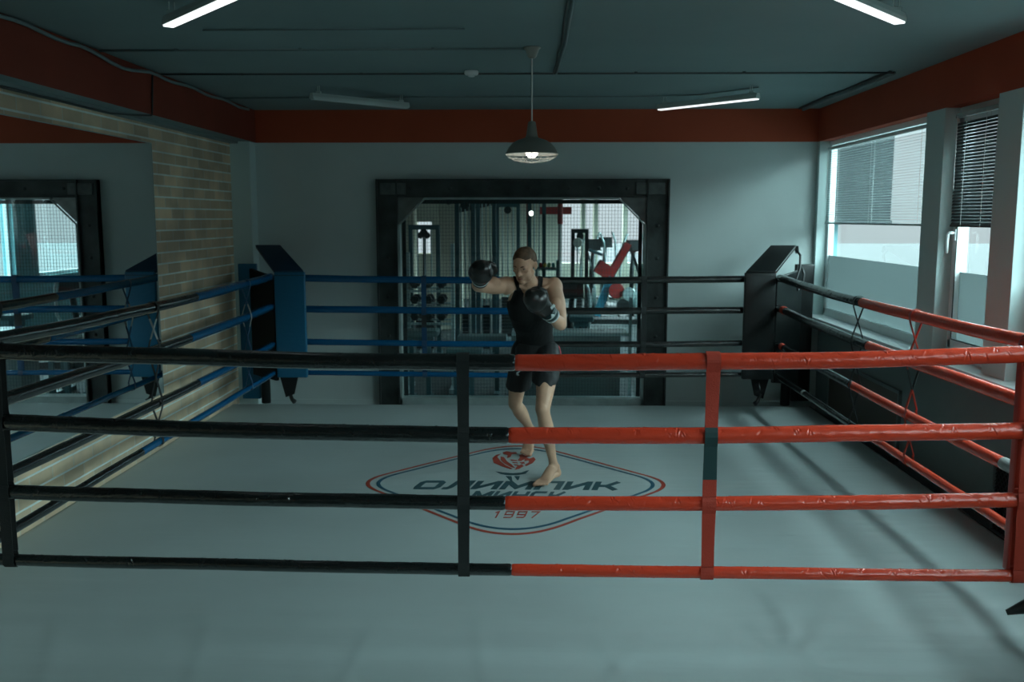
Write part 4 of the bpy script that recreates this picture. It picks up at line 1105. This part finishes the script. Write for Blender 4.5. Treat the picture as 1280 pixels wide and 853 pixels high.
# hair, brows, eyes, mouth
hb = B(); vs = ellip(hb, H(0, -.020, .027), [hl * .0795, hf * .099, hu * .083], 48, 36)
kill = []
for v in hb.verts:
    q = v.co - headC; l, f, u = q.dot(hl), q.dot(hf), q.dot(hu)
    line = .052 + .012 * math.cos(l * 30) if f > .035 else (.020 if f > -.015 else -.030 + (f + .10) * .2)
    if f > .035: line = .058 - abs(l) * .12
    elif f > -.02: line = .058 - (.035 - f) / .055 * .065
    else: line = -.050
    if u < line: kill.append(v)
bmesh.ops.delete(hb, geom=kill, context='VERTS')
for v in hb.verts:
    q = v.co - headC; u = q.dot(hu); f = q.dot(hf)
    k = max(0, (u - .06)) / .06
    v.co += (v.co - H(0, -.02, .034)).normalized() * (.006 * k + .0025 * noise.noise(v.co * 90) * (k + .3))
ho = part('hair', hb, M['hair'], boxer, 'short brown hair', True); md = ho.modifiers.new('t', 'SOLIDIFY'); md.thickness = .012; md.offset = -1
for s in (-1, 1):
    b = B(); tube(b, [H(s * .014, .087, .016), H(s * .028, .087, .0205), H(s * .044, .076, .016)], [.003, .0035, .002], 8); part('eyebrow', b, M['brow'], boxer, smooth=True)
    b = B(); ellip(b, H(s * .029, .073, -.002), [hl * .0115, hf * .009, hu * .0055], 12, 8); e_ = part('eye', b, M['eyewhite'], boxer, smooth=True)
    b = B(); ellip(b, H(s * .029 - .001, .0785, -.002), [hl * .0055, hf * .0045, hu * .005], 10, 8); part('iris', b, M['eye'], boxer, smooth=True)
    b = B(); tube(b, [H(s * .016, .081, .002), H(s * .029, .0835, .006), H(s * .042, .076, .002)], .0024, 8); part('eyelid', b, M['brow'], boxer, smooth=True)
b = B(); tube(b, [H(-.022, .088, -.069), H(-.010, .0955, -.0665), H(0, .097, -.068), H(.010, .0955, -.0665), H(.022, .088, -.069)], [.002, .0042, .004, .0042, .002], 10); part('lips', b, M['lip'], boxer, smooth=True)

# gloves
def glove(wr, ce, thumb_dir, lab, cuff_detail):
    d = (ce - wr).normalized(); th = V(thumb_dir); th = (th - d * th.dot(d)).normalized(); sd = d.cross(th)
    g = B(); 
    chain(g, [(wr + d * .015, .046, .044, th), (wr + d * .05, .056, .054, th), (ce + d * .0, .074, .066, th), (ce + d * .045, .079, .070, th), (ce + d * .085, .068, .064, th)], 24)
    ellip(g, ce + d * .055 - sd * .020, [th * .076, d * .068, sd * .062])
    ellip(g, ce + d * .03 + sd * .035, [th * .062, d * .060, sd * .036])
    chain(g, [(ce - d * .03 + th * .058, .028, .028), (ce + d * .01 + th * .082, .030, .028), (ce + d * .055 + th * .078 + sd * .015, .027, .026), (ce + d * .08 + th * .06 + sd * .025, .022, .022)], 14)
    o = link('boxing_glove', g, M['glove'], boxer); o['label'] = lab
    md = o.modifiers.new('r', 'REMESH'); md.mode = 'VOXEL'; md.voxel_size = .0055
    md = o.modifiers.new('s', 'SMOOTH'); md.iterations = 2
    dg = bpy.context.evaluated_depsgraph_get(); m2 = bpy.data.meshes.new_from_object(o.evaluated_get(dg)); o.modifiers.clear(); o.data = m2
    m2.materials.clear(); m2.materials.append(M['glove'])
    for p in m2.polygons: p.use_smooth = True
    def ringpart(nm, s0, s1, r0, r1, m, l2=None):
        b = B(); R = lathe(b, [(r0 - .006, s0), (r0, s0), (r0 + .0015, (s0 + s1) / 2), (r1, s1), (r1 - .006, s1)], wr, 28, axis=d)
        q = subpart(nm, b, m, o, l2, True); return q
    ringpart('cuff', -.040, .045, .050, .060, M['glove_cuff'], 'dark teal wrist cuff')
    ringpart('cuff_band', -.046, -.030, .0515, .0535, M['white_cloth'] if cuff_detail else M['glove'], 'white cuff edge' if cuff_detail else None)
    ringpart('cuff_band', .002, .009, .0565, .0575, M['white_cloth'], 'thin white ring')
    if cuff_detail:
        b = B(); n = V((.12, -.97, .0)); n = (n - d * n.dot(d)).normalized(); a = d.cross(n)
        c = wr + d * .026 + n * .062
        v1 = [b.verts.new(c + d * .020 + a * .0), b.verts.new(c - d * .008 - a * .014), b.verts.new(c - d * .008 + a * .014)]; b.faces.new(v1)
        r = bmesh.ops.extrude_face_region(b, geom=list(b.faces)); [setattr(e, 'co', e.co - n * .012) for e in r['geom'] if isinstance(e, bmesh.types.BMVert)]
        subpart('triangle_mark', b, M['white_cloth'], o, 'small white triangle')
        b = B(); prism(b, [(-.018, -.012), (.018, -.012), (.018, .012), (-.018, .012)], wr + d * .07 + a * .045 + n * .045, a, d, .004)
        subpart('velcro_patch', b, M['white_cloth'], o, 'white wrist patch')
    return o
glove(wrR, glR, (.75, -.2, .3), 'black glove on the punching arm', False)
glove(wrL, glL, (.35, .35, .6), 'black glove with white rings guarding the chest', True)

# ------------------------------------------------------------------ gym behind the glass
GY = 24.0
bm = B(); box(bm, XR + .08, XR + .26, YB + .2, GY, ZF, .8); box(bm, XR + .08, XR + .26, YB + .2, GY, 2.62, ZC)
for y0_, y1_ in ((9.8, 10.3), (12.3, 12.8), (16.0, 16.75), (19.3, 19.8), (21.6, 22.0), (23.6, 24)): box(bm, XR + .08, XR + .3, y0_, y1_, .8, 2.62)
structure('wall_gym_right', bm, M['gym_teal'])
bm = B(); box(bm, -8.2, -8.0, YB + .2, GY, ZF, ZC + .4); structure('wall_gym_left', bm, M['gym_wall'])
bm = B()
box(bm, -8.2, .55, GY, GY + .2, ZF, .95); box(bm, -8.2, .55, GY, GY + .2, 1.75, ZC + .4)
for a, c in ((-8.2, -3.0), (-2.62, -2.25), (-2.0, .55)): box(bm, a, c, GY, GY + .2, .95, 1.75)
box(bm, .55, XR + .3, GY, GY + .2, ZF, .7); box(bm, .55, XR + .3, GY, GY + .2, 2.35, ZC + .4)
for x in (.55, 1.18, 1.50, 2.25): box(bm, x, x + .12, GY, GY + .2, .7, 2.35)
structure('wall_gym_back', bm, M['gym_cream'])
bm = B(); box(bm, -8.2, XR + .3, YB + .2, GY + .2, ZC + .02, ZC + .15); structure('ceiling_gym', bm, M['gym_ceil'])
bm = B(); box(bm, -8.2, XL - .2, YB, YB + .2, ZF, ZC); structure('wall_gym_front', bm, M['gym_wall'])
for i, (c0, c1) in enumerate(((10.3, 12.3), (12.8, 16.0), (16.75, 19.3), (19.8, 21.6), (22.0, 23.6))):
    w = tag(empty('window_%d' % (7 + i), (XR + .2, (c0 + c1) / 2, .8)), kind='structure')
    b = B()
    for (a, c, d, e) in ((c0, c1, .8, .86), (c0, c1, 2.56, 2.62), (c0, c0 + .05, .8, 2.62), (c1 - .05, c1, .8, 2.62)): box(b, XR + .16, XR + .21, a, c, d, e)
    part('window_frame', b, M['white_paint'], w)
    b = B(); box(b, XR + .18, XR + .185, c0, c1, .85, 2.57); part('pane', b, M['glass'], w)
def T(pxl, y): return (pxl - 668) / 1170 * y       # lateral position of a sight line at depth y
def Zp(pyl, y): return 1.86 - (pyl - 272) * y / 1170
gfl = ZF
# concrete columns
for lab, x, y, w_, m in (('cream square column far left in the gym', -2.55, 18.5, .42, 'gym_cream'), ('cream square column in the gym behind the cable station', -1.55, 17.5, .40, 'gym_cream')):
    b = B(); box(b, x - w_ / 2, x + w_ / 2, y - w_ / 2, y + w_ / 2, gfl, ZC + .02, .01); o = link('gym_column', b, M[m]); tag(o, lab, 'column')
for lab, pxl, y in (('slim red and white pole right of the boxer in the gym', 700, 16.0), ('slim red pole just above the boxer\'s head in the gym', 661, 17.0)):
    x = T(pxl, y); t = thing('gym_pole', lab, 'pole', (x, y, gfl))
    b = B(); rod(b, (x, y, gfl), (x, y, 1.75), .035, 12); part('pole_base', b, M['white_disc' if pxl == 700 else 'gym_red'], t)
    b = B(); rod(b, (x, y, 1.75), (x, y, ZC + .02), .045, 12); part('pole_sleeve', b, M['gym_red'], t, 'red upper sleeve')
# red beam sign
b = B(); box(b, T(674, 20), T(714, 20), 19.95, 20.05, Zp(268, 20), Zp(259, 20), .01); o = link('gym_beam_board', b, M['gym_red']); tag(o, 'red horizontal board high in the gym right of the bulb', 'board')
# hanging bulb
x, y, z = T(664, 13), 13, Zp(267, 13)
t = thing('gym_pendant', 'small glowing round bulb hanging in the gym above the boxer', 'lamp', (x, y, ZC))
b = B(); rod(b, (x, y, z), (x, y, ZC + .02), .005, 6); part('cord', b, M['cable'], t)
b = B(); ellip(b, (x, y, z), [V((.032, 0, 0)), V((0, .032, 0)), V((0, 0, .034))], 14, 10); part('bulb', b, M['bulb'], t, smooth=True)
# gym strip lights
for lab, x, y in (('long glowing gym ceiling light left of the boxer', -1.0, 20.0), ('long glowing gym ceiling light by the far windows', 1.3, 17.0), ('long glowing gym ceiling light above the dumbbell rack', -2.2, 13.5), ('long glowing gym ceiling light at the gym\'s left side', -5, 15)):
    t = thing('gym_ceiling_light', lab, 'ceiling light', (x, y, ZC), 'gym strip lights')
    b = B(); box(b, x - .6, x + .6, y - .05, y + .05, ZC - .06, ZC + .02, .006); part('housing', b, M['fix'], t)
    b = B(); box(b, x - .58, x + .58, y - .04, y + .04, ZC - .072, ZC - .0605, .004); part('tube', b, M['gym_tube'], t)
# ceiling ducts / arched beams in the gym
for k, (pa, pb) in enumerate((((560, 252), (640, 238)), ((575, 262), (655, 250)))):
    y = 15.5 + k * 1.3; a = V((T(pa[0], y), y, Zp(pa[1], y))); c = V((T(pb[0], y), y + .8, min(ZC - .05, Zp(pb[1], y))))
    b = B(); tube(b, [a, a.lerp(c, .5) + V((0, 0, .05)), c, c + V((.6, .2, 0))], .06, 10); o = link('gym_duct', b, M['gym_black'], smooth=True)
    tag(o, ['dark duct pipe under the gym ceiling, nearer one', 'dark duct pipe under the gym ceiling, farther one'][k], 'duct')
# dumbbell rack
def dumbbell_rack():
    y = 11.2; xa, xb = T(508, y), T(566, y)
    t = thing('dumbbell_rack', 'three tier dumbbell rack behind the left part of the gym window', 'rack', ((xa + xb) / 2, y, gfl))
    for x in (xa, xb - .02):
        b = B(); box(b, x, x + .04, y - .03, y + .03, gfl, 1.45 if x == xa else 1.55, .004); box(b, x - .01, x + .05, y - .3, y + .3, gfl, gfl + .05, .005); part('upright', b, M['chrome'], t)
    for k, z in enumerate((.98, .79, .59)):
        b = B(); box(b, xa, xb, y - .17, y - .13, z, z + .028, .005); box(b, xa, xb, y + .13, y + .17, z + .02, z + .045, .005); part('shelf_rail', b, M['chrome'], t)
        for q in range(3):
            x = xa + .11 + q * .16; hh = z + .10
            d = thing('dumbbell', 'hexagonal dark dumbbell on the %s tier of the gym rack' % ['top', 'middle', 'lowest'][k], 'dumbbell', (x, y, hh), 'dumbbells on the %s tier' % ['top', 'middle', 'lowest'][k])
            b = B(); rod(b, (x, y - .15, hh), (x, y + .15, hh), .016, 10); part('handle', b, M['chrome'], d)
            for s in (-1, 1):
                b = B(); lathe(b, [(0, -.035), (.045, -.035), (.055, -.02), (.055, .02), (.045, .035), (0, .035)], (x, y + s * .12, hh), 6, axis=(0, 1, 0)); part('weight_head', b, M['gym_black'], d)
dumbbell_rack()
# benches
def bench(lab, x0, x1, y, zt, m, back=None):
    t = thing('gym_bench', lab, 'bench', ((x0 + x1) / 2, y, gfl))
    b = B(); box(b, x0, x1, y - .15, y + .15, zt - .07, zt, .02); part('seat_pad', b, M[m], t, smooth=False)
    if back:
        b = B(); obox(b, (x0 + .12 * 1, y, zt + .22), V((.35, 0, 1)).normalized(), (0, 1, 0), V((1, 0, -.35)).normalized(), .5, .28, .07, .02); part('back_pad', b, M[m], t)
    b = B(); box(b, x0 + .06, x1 - .06, y - .03, y + .03, zt - .14, zt - .07); part('frame', b, M['gym_frame'], t)
    for x in (x0 + .1, x1 - .12):
        b = B(); box(b, x - .025, x + .025, y - .025, y + .025, gfl + .04, zt - .13); box(b, x - .03, x + .03, y - .22, y + .22, gfl, gfl + .05, .005); part('leg', b, M['gym_frame'], t)
bench('flat grey bench in front of the dumbbell rack behind glass', T(502, 10.5), T(548, 10.5), 10.5, Zp(412, 10.5), 'gym_grey')
bench('long low grey bench behind glass left of the boxer', T(572, 10.9), T(634, 10.9), 10.9, Zp(419, 10.9), 'gym_grey')
bench('low bench nearest the glass with rounded pad below the rack', T(558, 10.15), T(603, 10.15), 10.15, Zp(435, 10.15), 'gym_grey')
bench('grey bench behind glass right of the boxer', T(712, 11.8), T(742, 11.8), 11.8, Zp(394, 11.8), 'gym_frame')
# low cabinet with a pale top edge
t = thing('gym_low_counter', 'long low dark counter with pale top edge behind glass right of the boxer', 'counter', (.6, 10.4, gfl))
b = B(); box(b, T(640, 10.4), T(776, 10.4), 10.3, 10.7, gfl, Zp(418, 10.4), .01); part('body', b, M['dark_wall'], t)
b = B(); box(b, T(640, 10.4), T(786, 10.4), 10.26, 10.72, Zp(418, 10.4), Zp(414.5, 10.4), .005); part('top', b, M['chrome'], t)
b = B(); box(b, T(786, 10.4), T(789, 10.4), 10.28, 10.31, gfl, Zp(370, 10.4)); part('rail', b, M['chrome'], t)
# cable towers / racks (tall frames)
def tower(lab, pa, pb, y, zt, m='gym_frame', bars=3, stack=True):
    xa, xb = T(pa, y), T(pb, y); t = thing('cable_tower', lab, 'gym machine', ((xa + xb) / 2, y, gfl), 'tall cable machines in the gym')
    for x in (xa, xb):
        b = B(); box(b, x - .03, x + .03, y - .04, y + .04, gfl, zt, .005); part('upright', b, M[m], t)
    b = B(); box(b, xa - .03, xb + .03, y - .05, y + .05, zt - .07, zt, .006); part('crossbar', b, M[m], t)
    b = B(); box(b, xa - .03, xb + .03, y - .3, y + .3, gfl, gfl + .06, .006); part('base', b, M[m], t)
    for k in range(bars):
        x = xa + (xb - xa) * (k + 1) / (bars + 1); b = B(); rod(b, (x, y, gfl + .05), (x, y, zt - .05), .010, 8); part('guide_rod', b, M['chrome'], t)
    if stack:
        b = B()
        for q in range(12): box(b, xa + .07, xb - .07, y - .06, y + .06, gfl + .12 + q * .055, gfl + .168 + q * .055, .004)
        part('weight_stack', b, M['gym_black'], t)
        b = B(); lathe(b, [(0, -.02), (.06, -.02), (.05, 0), (.06, .02), (0, .02)], ((xa + xb) / 2, y - .07, zt - .12), 20, axis=(0, 1, 0)); part('pulley', b, M['gym_black'], t)
tower('tall teal cable tower in the gym right of the dumbbell rack', 572, 592, 13.0, 2.15)
tower('tall cable tower in the gym just left of the boxer\'s glove', 598, 618, 14.0, 2.3)
tower('cable tower with bright rods in the gym beside the boxer\'s head', 622, 648, 15.5, 2.1)
tower('narrow cable frame right above the boxer\'s head in the gym', 662, 680, 14.5, 2.3, bars=2)
tower('tall rack in the gym at the left edge of the glass', 514, 548, 14.0, 1.75)
tower('dark tower with a pale round disc in the gym right of the boxer', 716, 733, 15.6, Zp(286, 15.6), 'gym_black', 2)
b = B(); y = 15.4; lathe(b, [(0, -.02), (.07, -.02), (.08, 0), (.07, .02), (0, .02)], (T(722, y), y, Zp(303, y)), 24, axis=(0, 1, 0)); o = link('gym_disc', b, M['white_disc'], smooth=False); tag(o, 'pale round disc on the dark gym tower', 'disc')
# weight plates tree: two dark discs against the small bright window
y = 16; t = thing('plate_tree', 'stand with two round dark plates against the small gym window', 'plate stand', (T(531, y), y, gfl))
b = B(); rod(b, (T(531, y), y, gfl), (T(531, y), y, Zp(290, y)), .03, 10); box(b, T(527, y), T(535, y), y - .2, y + .2, gfl, gfl + .05); part('stand', b, M['gym_black'], t)
for q in (526.5, 535):
    b = B(); lathe(b, [(0, -.03), (.05, -.03), (.055, 0), (.05, .03), (0, .03)], (T(q, y), y - .05, Zp(294, y)), 20, axis=(0, 1, 0)); part('weight_plate', b, M['gym_black'], t)
# leg press with red pads
y = 16.6
t = thing('leg_press', 'leg press machine with red pad and blue slanted beam behind glass', 'gym machine', (T(760, y), y, gfl))
def bar(nm, pa, pb, yy, th, dp, m, lab=None):
    a = V((T(pa[0], yy), yy, Zp(pa[1], yy))); c = V((T(pb[0], yy), yy, Zp(pb[1], yy))); d = (c - a).normalized(); b = B()
    obox(b, (a + c) / 2, d, (0, 1, 0), d.cross(V((0, 1, 0))), (c - a).length, dp, th, .008); part(nm, b, M[m], t, lab)
bar('backrest', (762, 344), (784, 304), y, .11, .32, 'gym_red', 'red padded backrest')
bar('backrest_frame', (766, 345), (788, 305), y, .03, .25, 'gym_black')
bar('seat', (746, 331), (762, 341), y, .24, .34, 'gym_red', 'red seat pad')
bar('slanted_beam', (765, 340), (746, 394), y, .13, .12, 'gym_blue', 'blue slanted beam')
bar('rail', (733, 310), (742, 345), y, .03, .05, 'chrome')
bar('rail', (784, 300), (800, 345), y, .05, .08, 'gym_black')
bar('foot_plate', (736, 312), (752, 318), y, .05, .3, 'gym_frame')
bar('base', (735, 400), (800, 400), y, .08, .5, 'gym_black')
bar('leg', (795, 345), (797, 402), y, .04, .06, 'chrome')
bar('leg', (742, 360), (737, 402), y, .04, .06, 'chrome')
b = B(); lathe(b, [(0, -.02), (.13, -.02), (.14, 0), (.13, .02), (0, .02)], (T(770, y), y - .15, Zp(362, y)), 24, axis=(0, 1, 0)); part('weight_plate', b, M['gym_red'], t, 'dark red weight plate')
for q, (pp, qq) in enumerate(((785, 366), (778, 380))):
    b = B(); lathe(b, [(0, -.02), (.11, -.02), (.12, 0), (.11, .02), (0, .02)], (T(pp, y), y - .2, Zp(qq, y)), 24, axis=(0, 1, 0)); part('weight_plate', b, M['chrome' if q == 0 else 'gym_black'], t)
# cross trainers by the windows
for lab, pxl, y in (('dark cross trainer by the far gym windows, left one', 741, 19.5), ('dark cross trainer by the far gym windows, middle one', 756, 21.5), ('dark cross trainer by the far gym windows, right one', 791, 18.9), ('dark exercise bike low behind the glass right of the boxer', 716, 13.2)):
    x = T(pxl, y); t = thing('cross_trainer' if 'bike' not in lab else 'exercise_bike', lab, 'gym machine', (x, y, gfl), None)
    b = B(); box(b, x - .25, x + .25, y - .6, y + .6, gfl, gfl + .1, .02); part('base', b, M['gym_black'], t)
    b = B(); lathe(b, [(0, -.08), (.26, -.08), (.28, 0), (.26, .08), (0, .08)], (x, y + .3, gfl + .4), 28, axis=(1, 0, 0)); part('flywheel', b, M['gym_grey'], t, smooth=False)
    hh = .70 if 'bike' in lab else 1.0
    b = B(); tube(b, [(x, y + .1, gfl + .1), (x - .03, y, gfl + .9 * hh), (x, y - .05, gfl + 1.45 * hh)], .045, 10); part('mast', b, M['gym_black'], t, smooth=True)
    for s in (-1, 1):
        b = B(); tube(b, [(x + s * .22, y + .25, gfl + .35), (x + s * .26, y, gfl + 1.0 * hh), (x + s * .22, y - .08, gfl + 1.55 * hh), (x + s * .14, y - .15, gfl + 1.75 * hh)], .022, 8); part('handlebar', b, M['chrome'], t, smooth=True)
        b = B(); box(b, x + s * .14 - .06, x + s * .14 + .06, y - .35, y + .1, gfl + .25, gfl + .29, .01); part('pedal', b, M['gym_black'], t)
    b = B(); obox(b, (x, y - .08, gfl + 1.52 * hh), (1, 0, 0), V((0, .3, 1)).normalized(), V((0, 1, -.3)).normalized(), .30, .22, .05, .012); part('console', b, M['gym_black'], t)
# shelf with coloured balls
y = 14.0; t = thing('gym_shelf', 'pale storage shelf in the gym right of the boxer\'s head', 'shelf', (T(684, y), y, gfl))
xa, xb = T(671, y), T(697, y)
for z in (Zp(334, y), Zp(346, y), Zp(372, y)):
    b = B(); box(b, xa, xb, y - .18, y + .18, z - .03, z, .004); part('board', b, M['gym_grey'], t)
for x in (xa, xb):
    b = B(); box(b, x - .02, x + .02, y - .18, y + .18, gfl, Zp(325, y), .004); part('side_panel', b, M['gym_grey'], t)
for q, (c, n_) in enumerate((('gym_red', 'red'), ('yellow', 'yellow'), ('green', 'green'), ('cyan', 'turquoise'))):
    b = B(); x = xa + .06 + q * .062; ellip(b, (x, y - .1, Zp(334, y) + .04), [V((.028, 0, 0)), V((0, .04, 0)), V((0, 0, .04))], 14, 10); o = link('exercise_ball', b, M[c], smooth=True); tag(o, 'small %s rubber ball on the pale gym shelf' % n_, 'ball', 'balls on the gym shelf')

# ------------------------------------------------------------------ outside
bm = B(); box(bm, 3.6, 70, -30, 90, -1.0, -.6); structure('ground_outside', bm, M['ext_ground'])
t = thing('entrance_canopy', 'dark teal canopy outside seen through the far left half of the wide blind', 'canopy', (3.6, 12.5, 1.8))
bm = B(); box(bm, XR + .176, 3.60, YB + .02, 14.2, 1.80, 3.4, .02); part('box_body', bm, M['ext_dark'], t)
bm = B(); box(bm, XR + .174, 3.61, YB + .01, 14.22, 1.79, 1.83, .005); part('edge_strip', bm, M['ext_dark'], t)

# ------------------------------------------------------------------ world: overcast sky, brighter overhead
w = bpy.data.worlds.new('overcast'); scene.world = w; w.use_nodes = True
nt = w.node_tree; N = nt.nodes; L = nt.links
bg = N['Background']; tcn = N.new('ShaderNodeTexCoord'); sp = N.new('ShaderNodeSeparateXYZ'); L.new(tcn.outputs['Generated'], sp.inputs[0])
mr = N.new('ShaderNodeMapRange'); mr.inputs['From Min'].default_value = -0.05; mr.inputs['From Max'].default_value = 0.75
mr.inputs['To Min'].default_value = 0; mr.inputs['To Max'].default_value = 1; L.new(sp.outputs['Z'], mr.inputs['Value'])
cr = N.new('ShaderNodeValToRGB'); L.new(mr.outputs[0], cr.inputs['Fac'])
e = cr.color_ramp.elements; e[0].position = 0; e[0].color = (.55, .59, .61, 1); e[1].position = 1; e[1].color = (8.7, 11.2, 11.6, 1)
k = cr.color_ramp.elements.new(.20); k.color = (.60, .645, .67, 1)
k = cr.color_ramp.elements.new(.24); k.color = (1.1, 1.25, 1.3, 1)
k = cr.color_ramp.elements.new(.29); k.color = (4.8, 6.0, 6.2, 1)
k = cr.color_ramp.elements.new(.42); k.color = (7.9, 10.1, 10.4, 1)
L.new(cr.outputs['Color'], bg.inputs['Color']); bg.inputs['Strength'].default_value = 1.2

def portal(name, loc, size_y, size_z, facing):
    ld = bpy.data.lights.new(name, 'AREA'); ld.shape = 'RECTANGLE'; ld.size = size_y; ld.size_y = size_z
    ld.cycles.is_portal = True
    o = bpy.data.objects.new(name, ld); COL.objects.link(o); o.location = loc
    d = V(facing); o.rotation_euler = d.to_track_quat('-Z', 'Z' if abs(d.z) < .9 else 'Y').to_euler()
    return o
for i, (a, b, bl, kd) in enumerate(WINS):
    portal('sky_portal', (XR + .22, (a + b) / 2, 1.74), b - a, 1.75, (-1, 0, 0))
portal('sky_portal', (XR + .34, 16.8, 1.71), 13.4, 1.85, (-1, 0, 0))
portal('sky_portal', (1.7, GY + .22, 1.5), 2.4, 1.7, (0, -1, 0))

# ------------------------------------------------------------------ camera
cam = bpy.data.cameras.new('camera'); co = bpy.data.objects.new('camera', cam); COL.objects.link(co)
f_ = 1170.0; cam.sensor_width = 36; cam.lens = f_ / 1280 * 36; cam.clip_start = .05; cam.clip_end = 300
yv = V(((668 - 640) / f_, (272 - 426.5) / f_, 1)).normalized()      # world +Y in camera (right, down, forward)
zv = V((0, -yv.z, yv.y)).normalized(); xv = yv.cross(zv); xv = xv if xv.x > 0 else -xv
right = V((xv.x, yv.x, zv.x)); down = V((xv.y, yv.y, zv.y)); fw = V((xv.z, yv.z, zv.z))
mw = Matrix.Identity(4)
for r in range(3): mw[r][0] = right[r]; mw[r][1] = -down[r]; mw[r][2] = -fw[r]
mw[2][3] = 1.86
co.matrix_world = mw
cam.dof.use_dof = True; cam.dof.focus_distance = 4.9; cam.dof.aperture_fstop = 3.5
scene.camera = co
vs_ = scene.view_settings; vs_.view_transform = 'Standard'; vs_.look = 'None'; vs_.gamma = 1.0; vs_.exposure = 0.0; vs_.use_curve_mapping = False
